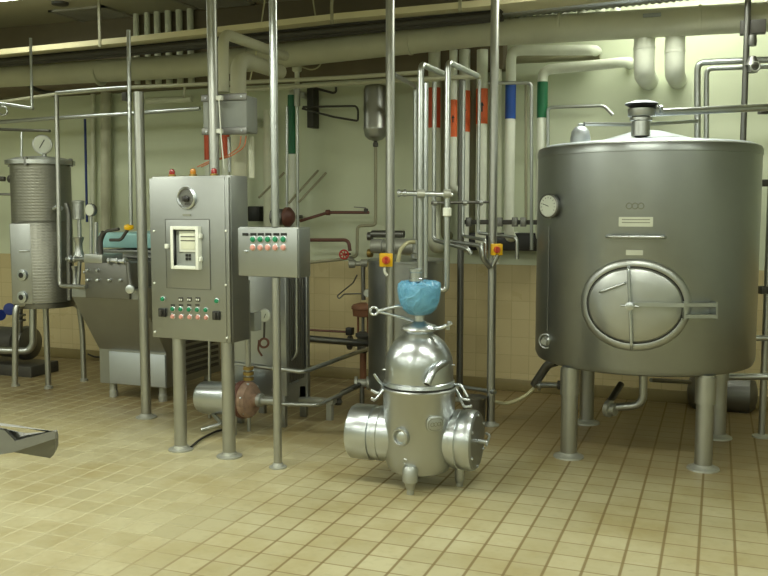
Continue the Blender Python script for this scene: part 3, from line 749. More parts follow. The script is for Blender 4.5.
pipe('steel_pipe', 'drop pipe before the orange bands, turning right below the upper manifold branch', [pp, drop(pp, 236), P(485.5, 240, 5.95), P(485.5, 257, 5.95)], .012, group=GRP)
pp = P(479.5, 80, 6.3)
pipe('steel_pipe', 'drop pipe left of the yellow switch pole, its branch reaching furthest right', [pp, drop(pp, 233), P(517, 237.5, 6.0), P(517, 259, 6.0)], .012, group=GRP)
pipe('steel_pipe', 'slanting manifold pipe ending in the fork beside the yellow switch', [P(446, 240.5, 6.25), P(482, 246, 5.9), P(483, 256, 5.9)], .014)
yk = thing('pipe_fork', 'steel fork joining the manifold pipes under the right yellow switch', 'pipe fitting', P(490, 266, 5.95))
MB().tube([P(482, 243, 5.92), P(482, 257, 5.92), P(490, 267, 5.97)], .02, .05).build('fork_arm', 'steel_satin', yk)
MB().tube([P(498, 255, 5.95), P(492, 267, 5.97)], .014).build('fork_arm', 'steel_satin', yk)
# valve bar
vbp = thing('valve_bar', 'horizontal steel tube with clamps joining the feed pipes above the bag', 'pipe', P(424, 194, 4.92))
MB().tube([P(397, 193, 4.91), P(453, 194.5, 4.91)], .0145).build('tube', 'steel_polish', vbp)
for px in (399, 405): MB().lathe([(.015, -.008), (.021, -.006), (.021, .006), (.015, .008)], P(px, 193, 4.91), RT).build('union_ring', 'steel_polish', vbp)
for px in (421, 447): MB().lathe([(.016, -.022), (.024, -.02), (.024, .02), (.016, .022)], P(px, 193.7, 4.91), RT).build('clamp', 'foot_zinc', vbp)
sbp = thing('cross_pipe', 'thin dark cross pipe with three clamps left of the pole before the large tank', 'pipe', P(460, 203, 6.25))
MB().tube([P(431, 203, 6.25), P(489, 202, 6.25)], .010).build('tube', 'steel_dark', sbp)
for px in (435, 465, 481): MB().lathe([(.01, -.014), (.02, -.012), (.02, .012), (.01, .014)], P(px, 202.7, 6.25), RT).build('clamp', 'steel_satin', sbp)
pipe('steel_pipe', 'hairpin pipe between the blue and green banded pipes', [W(488, 83, .5), W(531.5, 83, .5), W(531.5, 250, .5)], .013)
pipe('steel_pipe', 'dark flat hanger pipe beside the blue band', [W(526, 84, .25), W(526, 222, .25)], .012, 'olive_pipe')

# ------------------------------------------------------------------ black wall trough + brackets
btr = thing('wall_trough', 'long black trough on the wall left of the large tank', 'trough', W(498, 250, .12))
a, b_ = W(462, 250, .2), W(537, 251, .2); zt0 = W(500, 233, .2).z
MB().box(a.x, WY - .2, a.z, b_.x, WY - .014, zt0, .01).build('channel', 'black_plastic', btr)
rl_ = thing('wall_rail', 'dark horizontal rail with clamps crossing the lagged pipes above the black trough', 'rail', W(498, 222, .3))
a, b_ = W(462, 222, .46), W(537, 222, .46)
MB().box(a.x, WY - .47, a.z - .018, b_.x, WY - .44, a.z + .018, .004).build('bar', 'dark_iron', rl_)
for px in (469, 500, 515, 523.5):
    q = W(px, 222, .48); MB(fr(q)).box(-.022, -.02, -.035, .022, .01, .035, .004).build('clamp', 'steel_dark', rl_)

# ------------------------------------------------------------------ grey balance tank behind separator
bt = P(406.5, 330, 6.5); bt.z = 0; btR = M(6.5, 38.5)
bz1_, bz0_ = P(406, 260.5, 6.5).z, .16
bal = thing('balance_tank', 'upright grey steel balance tank standing behind the milk separator', 'tank', bt)
MB().lathe([(.05, bz0_), (btR - .03, bz0_), (btR, bz0_ + .03), (btR, bz1_ - .01), (btR + .008, bz1_ - .008), (btR + .008, bz1_ + .008), (btR - .01, bz1_ + .012)], bt, seg=56).build('shell', 'steel_panel', bal)
MB().lathe([(btR - .01, bz1_ + .01), (btR * .5, bz1_ + .03), (.02, bz1_ + .035)], bt, seg=48).build('lid', 'steel_satin', bal)
for a in range(3):
    g = bt + Vector((math.cos(a * 2.094 + .6), math.sin(a * 2.094 + .6), 0)) * btR * .8
    MB().cyl(g, g + UP * (bz0_ + .02), .02).build('leg', 'steel_post', bal)
q = P(415.5, 254, 6.3)
MB().lathe([(.03, -.03), (.035, 0), (.022, .01), (.022, .07), (.03, .075), (.03, .1), (.018, .105)], q).build('lid_valve', 'steel_satin', bal)
tag(MB().tube([P(398, 262, 6.1), P(400, 249, 6.1), P(408, 242, 6.15), P(414, 242, 6.2)], .014, .06).build('hose', 'hose'), 'short yellowish hose arching over the lid of the balance tank', 'hose')
# horizontal motor behind
mo = thing('pump_motor', 'grey horizontal motor pump on a bracket behind the balance tank lid', 'pump', W(400, 246, .35))
mc = W(372, 246, .4)
MB().lathe([(.02, 0), (.06, .004), (.06, .1), (.05, .105), (.05, .13), (.065, .135), (.065, .42), (.04, .44)], mc, (1, 0, 0), seg=32).build('motor_body', 'foot_zinc', mo)
MB().lathe([(.03, 0), (.03, .28)], mc + UP * .1, (1, 0, 0), seg=24).build('upper_tube', 'steel_dark', mo)
MB(fr(mc)).box(.2, 0, -.02, .3, .39, .02, .004).build('wall_bracket', 'dark_iron', mo)
for dz in (.08, -.06): MB().lathe([(.035, 0), (.035, .035)], mc + Vector((-.035, 0, dz)), (1, 0, 0), seg=16).build('end_flange', 'brass' if dz < 0 else 'steel_dark', mo)

# ------------------------------------------------------------------ expansion vessel
ev = W(375.5, 110, .28); evr = .098
z0_, z1_ = W(375, 141, .28).z, W(375, 84, .28).z
ex = thing('expansion_vessel', 'olive grey pressure vessel on the wall beside the tall pole', 'vessel', Vector((ev.x, ev.y, z0_)))
MB().lathe([(.02, z0_), (evr * .6, z0_ + .012), (evr * .9, z0_ + .04), (evr, z0_ + .09), (evr * 1.02, z0_ + .095), (evr * 1.02, z0_ + .105), (evr, z0_ + .11), (evr, z1_ - .05), (evr * .85, z1_ - .015), (evr * .3, z1_)], (ev.x, ev.y, 0), seg=40).build('vessel_body', 'steel_post', ex)
MB(fr((ev.x, ev.y, 0))).box(-.02, .08, z0_ + .15, .02, .28, z0_ + .19).build('wall_bracket', 'dark_iron', ex)
MB().lathe([(.012, z0_ - .05), (.022, z0_ - .045), (.022, z0_ - .02), (.012, z0_)], (ev.x, ev.y, 0)).build('union', 'dark_iron', ex)
e0 = Vector((ev.x, ev.y, z0_ - .05))
pipe('drop_pipe', 'thin olive pipe dropping from the wall vessel and stepping left', [e0, Vector((ev.x, ev.y, W(372, 225, .28).z)), W(357.5, 226, .28), W(357, 256, .28), W(345, 259, .28), W(303, 263, .4)], .0135, 'olive_pipe')
bp_ = thing('brown_pipe', 'thin brown pipe with lever valve reaching the drop pipe from the wall', 'pipe', W(340, 213, .3))
MB().tube([W(300, 221, .3), W(328, 212.5, .28), W(369, 212.5, .28)], .013, .05).build('tube', 'red_brown', bp_)
MB().lathe([(.013, -.02), (.024, -.016), (.024, .016), (.013, .02)], W(328, 212.5, .28), (1, 0, 0)).build('union', 'red_brown', bp_)
lv = MB().lathe([(.018, 0), (.018, .03), (.01, .034)], W(366, 212.5, .28)).build('valve_body', 'dark_iron', bp_)
MB().tube([W(366, 208, .28), W(354, 207, .3)], .004).build('valve_lever', 'steel_dark', lv)
rp = thing('red_pipe', 'dull red pipe bending down to a red handwheel beside the small push button box', 'pipe', W(345, 250, .35))
MB().tube([W(300, 240, .35), W(348.5, 240, .35), W(350, 251, .35)], .015, .05).build('tube', 'red_brown', rp)
q = W(344, 254.5, .42)
hw_ = MB().torus(q, -FW, .036, .007).build('handwheel', 'red_paint', rp)
for a in range(3):
    d_ = RT * math.cos(a * PI / 3 + .3) + UP * math.sin(a * PI / 3 + .3); MB().cyl(q - d_ * .034, q + d_ * .034, .005, seg=8).build('spoke', 'red_paint', hw_)
MB().cyl(q, W(350, 254, .34), .01).build('valve_stem', 'dark_iron', rp)
# valve cluster below
vc_ = thing('valve_cluster', 'cluster of dull steel valves left of the balance tank at its rim height', 'valve', W(360, 262, .3))
MB().tube([W(349, 258, .32), W(356, 264, .32), W(366, 263, .32)], .02, .03).build('valve_elbow', 'foot_zinc', vc_)
for px, py in ((352, 264), (364, 263)): MB().lathe([(.02, -.03), (.034, -.025), (.034, .025), (.02, .03)], W(px, py, .33), RT).build('valve_body', 'foot_zinc', vc_)
MB().cyl(W(363, 263, .33), W(363.5, 300, .33), .018).build('down_tube', 'steel_dark', vc_)
gz = W(367.5, 293, .36)
gg = MB().lathe([(.03, 0), (.034, .012), (.034, .02)], gz, -FW, seg=24).build('dial_gauge', 'steel_satin', vc_)
MB().lathe([(.028, .02), (.028, .023)], gz, -FW, seg=24).build('dial_face', 'dial_white', gg)
pipe('bent_rod', 'hooked thin wire rod hanging against the tiles left of the balance tank', [W(357, 275, .3), W(353, 283, .28), W(340, 293.5, .25), W(337, 296, .25), W(339, 299, .25), W(344, 294, .25), W(366, 293.5, .3)], .006, 'steel_dark', cat='rod')
# actuator valve
av = W(363, 308, .35)
ac = thing('actuator_valve', 'rust brown diaphragm actuator valve left of the balance tank', 'valve', av)
MB().lathe([(.04, -.075), (.085, -.065), (.09, -.01), (.098, -.006), (.098, .012), (.085, .03), (.03, .045)], av, seg=32).build('actuator_head', 'rust_brown', ac)
for dx in (-.045, .045): MB().cyl(av + Vector((dx, 0, -.07)), av + Vector((dx, 0, -.22)), .01).build('yoke_rod', 'rust_brown', ac)
MB().cyl(av + Vector((0, 0, -.07)), av + Vector((0, 0, -.2)), .014).build('spindle', 'steel_dark', ac)
MB().lathe([(.03, -.38), (.05, -.36), (.05, -.25), (.065, -.24), (.065, -.215), (.03, -.2)], av, seg=24).build('valve_body', 'dark_iron', ac)
MB().lathe([(.06, -.13), (.06, -.11), (.03, -.1), (.03, .1), (.06, .11), (.06, .13)], av + Vector((-.0, 0, -.3)), (1, 0, 0), seg=24).build('flanged_run', 'dark_iron', ac)
MB(fr(av)).box(-.15, -.03, -.235, -.09, .03, -.17, .008).build('positioner', 'black_plastic', ac)
MB().tube([av + Vector((0, 0, -.37)), Vector((av.x, av.y, 0))], .028).build('stand_pipe', 'rust_brown', ac)
pipe('red_pipe', 'thin red brown pipe low on the wall, running left from the actuator valve', [W(300, 329.5, .25), W(349, 332, .25)], .010, 'red_brown')
pipe('grey_pipe', 'thick grey pipe running from the heat exchanger to the actuator valve', [P(290, 337, 6.55), P(368, 343.5, 6.75)], .026, 'steel_dark')
rz_ = P(303, 372, 5.9).z
pipe('rail_pipe', 'bright low rail pipe that turns towards the wall right of the slender pole', [P(233, 363, 5.93), P(303, 372, 5.9), Z(372, 347, rz_)], .016)
rz_ = P(318, 405, 5.9).z
pipe('rail_pipe', 'lowest rail pipe near the floor turning towards the balance tank', [P(281, 404, 5.88), P(318, 405, 5.9), Z(370, 381, rz_)], .015)
lwv = thing('floor_valve', 'small steel valve near the floor left of the balance tank', 'valve', W(362, 383, .6))
q = P(362, 383, 6.5)
MB().lathe([(.03, -.06), (.05, -.055), (.05, -.035), (.03, -.03), (.03, .03), (.05, .035), (.05, .055), (.03, .06)], q, RT, seg=20).build('valve_body', 'foot_zinc', lwv)
MB().cyl(q, Vector((q.x, q.y, 0)), .018).build('support', 'steel_dark', lwv)
MB().tube([q, P(341, 393, 6.35), P(338, 400, 6.3)], .018, .05).build('elbow', 'steel_dark', lwv)
MB().lathe([(.025, -.02), (.035, 0), (.025, .02)], P(338, 402, 6.3)).build('hose_end', 'dark_iron', lwv)

# ------------------------------------------------------------------ heat exchanger
hq = G(287, 428); hq.z = 0
hx = thing('heat_exchanger', 'stainless plate heat exchanger standing behind the small push button box', 'heat exchanger', hq)
HF = fr(hq); hz1 = 1.12
MB(HF).box(-.42, 0, .22, 0, .05, hz1, .008).build('front_plate', 'steel_box', hx)
for i in range(9): MB(HF).box(-.40, .06 + i * .028, .3, -.01, .06 + i * .028 + .016, hz1 - .06, .003).build('plate', 'steel_dark', hx)
MB(HF).box(-.42, .33, .1, 0, .38, hz1, .008).build('rear_plate', 'steel_panel', hx)
for x_ in (-.35, -.08): MB(HF).tube([(x_, -.05, hz1 - .04), (x_, .43, hz1 - .04)], .014).build('tie_rod', 'steel_polish', hx)
for x_ in (-.35, -.08): MB(HF).tube([(x_, -.05, .27), (x_, .43, .27)], .014).build('tie_rod', 'steel_polish', hx)
MB(HF).tube([(.03, .1, 1.1), (.03, .1, .5), (-.03, .1, .45)], .012, .04).build('side_tube', 'steel_pipe', hx)
for x_, y_ in ((-.38, .02), (-.04, .02), (-.38, .35), (-.04, .35)): MB(HF).box(x_ - .025, y_ - .02, 0, x_ + .025, y_ + .02, .23, .003).build('foot', 'steel_panel', hx)
MB(HF).box(-.05, .28, .12, .22, .36, .15, .004).build('base_bracket', 'foot_zinc', hx)
MB(HF).box(.16, .3, 0, .2, .34, .12).build('foot', 'foot_zinc', hx)
gz = P(264.5, 315, D(hq) - .08)
gg = MB().lathe([(.012, -.1), (.012, 0), (.04, .002), (.045, .015), (.045, .024), (.04, .026)], gz, -FW, seg=28).build('dial_gauge', 'steel_satin', hx)
MB().lathe([(.039, .026), (.039, .029)], gz, -FW, seg=28).build('dial_face', 'dial_white', gg)
MB().cyl(gz - FW * .031 - UP * .018, gz - FW * .031 + RT * .012 + UP * .012, .0022, seg=6).build('needle', 'black_plastic', gg)
gz = P(264, 338, D(hq) - .06)
rh = MB().cyl(P(264.5, 322, D(hq) - .06), gz, .007).build('red_valve_stem', 'dark_iron', hx)
MB().torus(P(264, 343, D(hq) - .07), -FW + RT * .3, .03, .008).build('red_hook_handle', 'red_brown', rh)
MB().tube([P(259, 340, D(hq) - .07), P(258, 350, D(hq) - .07), P(262, 356, D(hq) - .07)], .007).build('red_hook_tail', 'red_brown', rh)

# ------------------------------------------------------------------ floor pump
pc = P(228, 398, 5.95)
pu = thing('centrifugal_pump', 'centrifugal pump with bright motor shroud and pinkish pump head on the floor', 'pump', Vector((pc.x, pc.y, 0)))
a, b_ = P(204, 397, 5.98), P(238, 399, 5.85); ax = (b_ - a).normalized(); L = (b_ - a).length; mr_ = M(5.95, 16.5)
MB().lathe([(mr_ * .5, -.02), (mr_ * .93, -.012), (mr_, .01), (mr_, L * .99), (mr_ * .8, L)], a, ax, seg=44).build('motor_shroud', 'steel_polish', pu)
h0_ = b_ + ax * .01
MB().lathe([(.05, -.01), (.105, 0), (.125, .02), (.13, .04), (.125, .06)], h0_, ax, seg=40).build('pump_back_plate', 'red_brown', pu)
ph = MB().lathe([(.122, .045), (.122, .085), (.105, .105), (.05, .115), (.04, .12), (.04, .17)], h0_, ax, seg=40).build('pump_head', 'copper_pink', pu)
MB().lathe([(.045, .16), (.045, .185), (.028, .19), (.028, .3)], h0_, ax, seg=24).build('suction_tube', 'steel_satin', ph)
for i in range(6):
    an = i * PI / 3 + .3; u_ = ax.cross(UP).normalized(); q = h0_ + ax * .085 + (u_ * math.cos(an) + UP * math.sin(an)) * .112
    MB().lathe([(.008, 0), (.008, .012)], q, ax, seg=8).build('head_bolt', 'steel_polish', ph)
up0 = P(248.5, 383, 5.85)
du = MB().tube([up0, Vector((up0.x, up0.y, P(248, 280, 5.85).z))], .019).build('delivery_pipe', 'steel_post', pu)
for i in range(3): MB().lathe([(.019, -.012), (.036, -.01), (.036, .01), (.019, .012)], up0 + UP * (.03 + .036 * i)).build('union_nut', 'brass', du)
MB().tube([a + ax * .06 - UP * mr_ * .9, P(222, 424, 5.75), P(201, 430, 5.7)], .014).build('foot', 'steel_pipe', pu)
for px, py in ((235, 435), (249, 431)):
    g = G(px, py); MB().tube([Vector((g.x, g.y, 0)) , P(px - 0, 412, D(g))], .013).build('foot', 'steel_pipe', pu)
tag(MB().tube([G(191, 449) + UP * .012, G(200, 441) + UP * .012, G(216, 433) + UP * .012, G(226, 431) + UP * .012, P(228, 414, 5.9)], .0075, .2).build('cable', 'rubber'), 'black cable lying on the floor from the cabinet post to the pump', 'cable')
pipe('conduit', 'thin upright conduit between the control cabinet posts', [P(209.5, 338, 6.25), P(209.5, 418, 6.25)], .011, 'steel_post', cat='conduit')

# ------------------------------------------------------------------ homogenizer (left of the cabinet)
oc = P(167, 394, 6.75); ox, oy = oc.x, oc.y; OF = fr((ox, oy, 0))
ho = thing('homogenizer', 'stainless homogenizer with tapered front and louvred side behind the control cabinet', 'homogenizer', Vector((ox, oy, 0)))
wB, dB = .63, .79
prof = [(0, .12), (0, .395), (-.30, .84), (-.30, .915), (.10, .915), (.10, 1.16), (dB, 1.16), (dB, .12)]
MB(OF).poly([(-wB, y, z) for y, z in prof], (wB, 0, 0)).build('body', 'steel_panel', ho, smooth=20)
MB(OF).box(-wB + .1, -.012, .125, -.005, .001, .38, .004).build('front_panel', 'steel_light', ho)
for i in range(9): MB(OF).box(.001, .1, .18 + i * .05, .014, dB - .05, .205 + i * .05).build('louvre', 'dark_iron', ho)
MB(OF).box(-wB - .02, .08, 1.16, .05, dB, 1.185, .004).build('cover_seat', 'steel_panel', ho)
MB(OF).box(-wB - .03, .06, 1.20, .12, dB + .02, 1.32, .015).build('blue_cover', 'cyan_cover', ho)['label'] = 'pale blue plastic cover'
for x_, y_ in ((-wB + .08, .06), (-.08, .06), (-wB + .08, dB - .08), (-.08, dB - .08)):
    MB(OF).lathe([(.034, 0), (.034, .05), (.03, .055), (.03, .13)], (x_, y_, 0), seg=20).build('foot', 'foot_zinc', ho)
# head block
def Hh(px, py, y): 
    inv = OF.inverted(); o_ = inv @ EYE; r_ = inv.to_3x3() @ ray(px, py); return o_ + r_ * ((y - o_.y) / r_.y)
a, b_ = Hh(86, 262, -.3), Hh(131, 293, -.3)
hdb = MB(OF).box(a.x, -.32, .84, b_.x, -.02, a.z, .006).build('valve_block', 'steel_dark', ho)
MB(OF).box(a.x, -.325, a.z - .005, Hh(97, 0, -.3).x, -.08, a.z + .06, .004).build('block_cap', 'steel_satin', hdb)
for px in (88, 98, 110, 121):
    for py in ((270, 280) if px < 100 else (280,)):
        q = Hh(px, py, -.32); MB(OF).lathe([(.012, 0), (.012, .02), (.008, .024)], q, (0, -1, 0), seg=8).build('stud', 'steel_polish', hdb)
MB(OF).tube([Hh(108, 260, -.33), Hh(127, 262, -.33)], .016).build('upper_union', 'steel_polish', hdb)
for px in (110, 118, 125): MB(OF).lathe([(.016, -.01), (.026, -.008), (.026, .008), (.016, .01)], Hh(px, 261, -.33), (1, 0, 0), seg=14).build('union_ring', 'steel_polish', hdb)
MB(OF).tube([Hh(128, 262, -.33), Hh(129, 275, -.33), Hh(131, 289, -.33)], .018).build('side_fitting', 'steel_dark', hdb)
MB(OF).lathe([(.02, 0), (.032, .006), (.032, .03), (.016, .034)], Hh(131, 289, -.34), (.3, -1, 0), seg=16).build('end_nut', 'steel_polish', hdb)
gz = Hh(91, 210, -.2); gz2 = Hh(91, 258, -.2)
MB(OF).tube([gz2, gz], .012).build('gauge_stem', 'steel_satin', hdb)
gl_ = MB(OF).lathe([(.02, -.03), (.045, -.02), (.05, .0), (.05, .014), (.044, .016)], gz, (-.1, -1, 0), seg=28).build('dial_gauge', 'steel_dark', ho)
MB(OF).lathe([(.043, .016), (.043, .019)], gz, (-.1, -1, 0), seg=28).build('dial_face', 'dial_white', gl_)
MB(OF).tube([Hh(96, 262, -.2), Hh(96, 222, -.2)], .016).build('valve_column', 'steel_satin', hdb)
MB(OF).tube([Hh(101, 262, -.25), Hh(100, 240, -.22), Hh(104, 232, -.22)], .02).build('valve_column', 'dark_iron', hdb)
l1 = MB(OF).tube([Hh(99, 238, -.22), Hh(106, 231, -.22), Hh(119, 229, -.22)], .012).build('valve_lever', 'dark_iron', ho)
l2 = MB(OF).tube([Hh(110, 240, -.22), Hh(121, 240, -.22), Hh(128, 229, -.22)], .012).build('valve_lever', 'dark_iron', ho)
MB(OF).lathe([(.02, 0), (.036, .01), (.036, .028), (.02, .036)], Hh(129, 229.5, -.22), (.2, -.3, 1), seg=18).build('yellow_knob', 'yellow_plastic', l2)
MB(OF).tube([Hh(84, 272, -.15), Hh(134, 272, -.15)], .012).build('rear_tube', 'steel_pipe', hdb)
MB(OF).tube([Hh(120, 257, .05), Hh(152, 258, .05)], .010).build('rear_tube', 'steel_dark', hdb)

# valve tree between the left tank and the homogenizer
vt = thing('valve_tree', 'upright steel valve tree between the quilted tank and the homogenizer', 'valve', P(79, 300, 7.0))
MB().tube([P(79, 204, 7.0), P(80, 258, 7.0), P(78, 292, 7.0)], .016).build('stem', 'steel_satin', vt)
MB().lathe([(.02, -.03), (.045, -.026), (.045, .1), (.05, .105), (.05, .12), (.02, .125)], P(78.5, 216, 7.0), seg=20).build('valve_bonnet', 'steel_satin', vt)
MB().lathe([(.045, 0), (.03, .05), (.03, .1), (.045, .15)], P(79, 256, 7.0), seg=20).build('valve_body', 'steel_satin', vt)
MB().tube([P(67, 259, 6.95), P(87, 259, 6.8)], .018).build('cross_tube', 'steel_polish', vt)
for px in (70, 75, 82): MB().lathe([(.018, -.01), (.028, -.008), (.028, .008), (.018, .01)], P(px, 259, 6.9), RT, seg=14).build('union_ring', 'steel_polish', vt)
MB().lathe([(.028, -.08), (.018, -.04), (.018, .04), (.03, .08)], P(75, 276, 7.0), seg=16).build('lower_spool', 'steel_satin', vt)

# ------------------------------------------------------------------ quilted tank at left
QC = P(45, 300, 7.25); QC.z = 0; QR = M(7.25, 28.5)
def qz(py, d=7.25): return P(44, py, d).z
qt = thing('quilted_tank', 'slim upright tank with quilted steel jacket at the far left', 'tank', QC)
MB().lathe([(.03, qz(303)), (QR * .8, qz(303)), (QR, qz(301)), (QR, qz(165))], QC, seg=56).build('shell', 'steel_quilted', qt)
MB().lathe([(QR, qz(165)), (QR + .035, qz(165)), (QR + .035, qz(161)), (QR + .01, qz(160)), (QR * .8, qz(158)), (QR * .3, qz(156.5)), (.02, qz(156))], QC, seg=56).build('lid', 'steel_satin', qt)
MB().lathe([(QR * 1.0, qz(306)), (QR * 1.02, qz(304)), (QR * 1.02, qz(301)), (QR * .99, qz(300))], QC, seg=48).build('bottom_rim', 'steel_dark', qt)
QF = fr(QC, YAW)
MB(QF).box(-.160, -.27, qz(301), .01, -.10, qz(223), .01).build('front_casing', 'steel_panel', qt)
MB(QF).lathe([(QR * .93, qz(300)), (QR * .93, qz(224)), (QR * .86, qz(221))], (QR * .13, -QR * .22, 0), seg=48).build('lower_jacket', 'steel_quilted', qt)
for a in range(4):
    an = a * PI / 2 + .3; q = QC + Vector((math.cos(an), math.sin(an), 0)) * (QR + .02); q.z = qz(163)
    MB().lathe([(.018, -.03), (.018, .03), (.01, .035)], q, seg=10).build('lid_clamp', 'steel_dark', qt)
for py in (275, 297):
    q = P(24, py, 7.25 - QR - .02); no_ = MB().lathe([(.03, -.06), (.03, .0), (.045, .004), (.045, .03), (.03, .034)], q, (-FW - RT * .35), seg=20).build('nozzle', 'steel_polish', qt)
    MB().lathe([(.022, .03), (.022, .037)], q, (-FW - RT * .35), seg=16).build('nozzle_bore', 'rubber', no_)
MB().tube([P(19, 251, 6.97), P(29, 251, 6.97)], .006).build('catch', 'steel_polish', qt)
# gauge on top
q = P(42.5, 144.5, 7.15); dn = (-FW + RT * .1).normalized()
gg = MB().lathe([(.03, -.08), (.06, -.07), (.075, -.02), (.078, 0), (.078, .01), (.068, .014)], q, dn, seg=32).build('dial_gauge', 'steel_satin', qt)
MB().lathe([(.066, .014), (.066, .017)], q, dn, seg=32).build('dial_face', 'dial_white', gg)
MB().cyl(q + dn * .019 - RT * .02 - UP * .03, q + dn * .019 + RT * .02 + UP * .035, .003, seg=6).build('needle', 'black_plastic', gg)
MB().cyl(q - dn * .04, Vector((q.x, q.y, qz(158))) - dn * .04, .018).build('gauge_stem', 'steel_satin', gg)
MB().cyl(P(21.5, 132, 7.2), P(21.5, 160, 7.2), .008).build('lid_rod', 'steel_polish', qt)
MB().lathe([(.018, 0), (.03, .01), (.03, .05), (.018, .06)], P(15, 179, 7.2), -RT, seg=16).build('side_port', 'dark_iron', qt)
MB().tube([P(66, 203, 7.05), P(69, 214, 7.05), P(69.5, 300, 7.05)], .022, .05).build('side_tube', 'steel_dark', qt)
MB().tube([P(54, 209, 6.98), P(58, 206, 6.95), P(62, 209, 6.98)], .016, .03).build('side_elbow', 'steel_polish', qt)
# legs: bent tubes
MB().tube([P(27, 304, 7.05), P(17, 305, 7.02), P(15.5, 312, 7.0), P(15, 384, 7.0)][0:4], .024, .06).build('leg', 'steel_post', qt)
g = G(48.5, 388); MB().tube([Vector((g.x, g.y, qz(304) + .01)), Vector((g.x, g.y, .01))], .024).build('leg', 'steel_post', qt)
g = G(84, 381); MB().tube([P(68, 303, D(g) - .05), P(79, 305, D(g)), Vector((g.x, g.y, .45)), Vector((g.x, g.y, .01))], .024, .08).build('leg', 'steel_post', qt)
for px, py in ((15.5, 386), (48.5, 388.5), (84, 381)):
    g = G(px, py); MB().lathe([(.034, 0), (.034, .02), (.025, .025)], g, seg=16).build('foot_pad', 'foot_zinc', qt)
pipe('steel_pipe', 'small pipe entering the quilted tank from the left edge', [P(-15, 194, 7.2), P(17, 194.5, 7.2)], .010, 'steel_dark')
pipe('steel_pipe', 'dark flanged pipe entering the top of the quilted tank from the left edge', [P(-15, 178, 7.2), P(5, 179, 7.2)], .02, 'dark_iron')
pipe('drop_pipe', 'brown steel pipe dropping in front of the quilted tank, turning right at its foot', [P(56.5, 95, 6.85), P(60, 286, 6.8), P(86, 287, 6.6)], .017, 'steel_post')

# pump group lower left
lp_ = P(22, 345, 8.05); pg = thing('motor_pump', 'dark motor pump with blue handwheel behind the quilted tank legs', 'pump', Vector((lp_.x, lp_.y, 0)))
MB(fr((lp_.x, lp_.y, 0))).box(-.42, -.18, 0, .26, .18, .1, .01).build('base_plate', 'dark_iron', pg)
q = Vector((lp_.x, lp_.y, .28))
MB().lathe([(.03, -.38), (.13, -.36), (.14, -.3), (.14, -.02), (.1, 0), (.1, .03)], q, (1, 0, 0), seg=32).build('motor', 'dark_iron', pg)
MB().lathe([(.06, 0), (.15, .02), (.16, .05), (.15, .1), (.07, .13)], q, (1, 0, 0), seg=32).build('pump_casing', 'steel_dark', pg)
MB().tube([P(-15, 350, 7.8), P(28, 351, 7.8), P(33, 345, 7.8), P(33, 308, 7.8)], .032, .09).build('suction_pipe', 'steel_pipe', pg)
MB().tube([P(20, 300, 7.9), P(20, 345, 7.95)], .025).build('riser', 'steel_dark', pg)
for py in (315, 320): MB().lathe([(.025, -.01), (.05, -.008), (.05, .008), (.025, .01)], P(20, py, 7.9)).build('flange', 'steel_dark', pg)
q = P(10, 309, 7.75); hw2 = MB().lathe([(.012, -.04), (.012, 0), (.05, .002), (.055, .012), (.05, .024), (.015, .028)], q, (-FW), seg=20).build('handwheel', 'blue_paint', pg)
MB().lathe([(.045, 0), (.05, .012), (.045, .024)], P(0, 315, 7.75), (-FW + RT), seg=20).build('handwheel', 'blue_paint', pg)
tag(MB().tube([W(88, 354, .04), W(94, 357, .05), W(104, 357, .05)], .008, .1).build('cable', 'rubber'), 'black cable at the foot of the wall between quilted tank and homogenizer', 'cable')

# ------------------------------------------------------------------ overhead services
bpz = W(400, 41.5, .55)
big = thing('insulated_main', 'thick cream insulated main running the whole length below the ceiling', 'pipe', W(300, 50, .55))
A, B = W(-60, 80, .55), W(830, 13, .55)
MB().tube([A, W(190, 66, .55), W(480, 33, .55), B], .1, .1, seg=36).build('lagging', 'cream_pipe', big)
for px, py in ((100, 74), (250, 59), (410, 41.5), (560, 27), (700, 20)):
    q = W(px, py, .55); MB().lathe([(.1, -.012), (.104, -.01), (.104, .01), (.1, .012)], q, B - A, seg=36).build('seam_band', 'cream_pipe', big)
for px in (563, 582, 600, 615):
    q = W(px, 22, .5); MB().cyl(q, Vector((q.x, q.y, CEIL - .02)), .035, seg=18).build('riser', 'lagging_white', big)
bk = W(753, 27, .70); MB(fr(bk)).box(-.08, -.02, -.045, .08, .05, .045, .004).build('saddle', 'dark_iron', big)
MB(fr(W(652, 15, .67))).box(-.06, -.01, -.012, .06, .01, .012, .002).build('marker_plate', 'grey_plastic', big)

# insulated elbows hanging at right
for (px, w, yt, yb, lab) in ((645, 10, 22, 83, 'left one of two fat white insulated elbows hanging above the large tank'), (675.5, 9.5, 30, 82, 'right one of two fat white insulated elbows hanging above the large tank')):
    q = W(px, yt, .5); q2 = W(px, yb - 9, .5); q2.x = q.x
    o = thing('insulated_elbow', lab, 'pipe', q2, group='hanging insulated elbows')
    rr = M(D(q), w)
    MB().tube([q, Vector((q.x, q.y, q2.z)), Vector((q.x, WY - .01, q2.z + .02))], rr, .14, seg=28).build('lagging', 'lagging_white', o)
    mid = Vector((q.x, q.y, (q.z + q2.z) / 2)); MB().lathe([(rr, -.012), (rr * 1.04, -.01), (rr * 1.04, .01), (rr, .012)], mid, seg=28).build('seam_band', 'lagging_white', o)

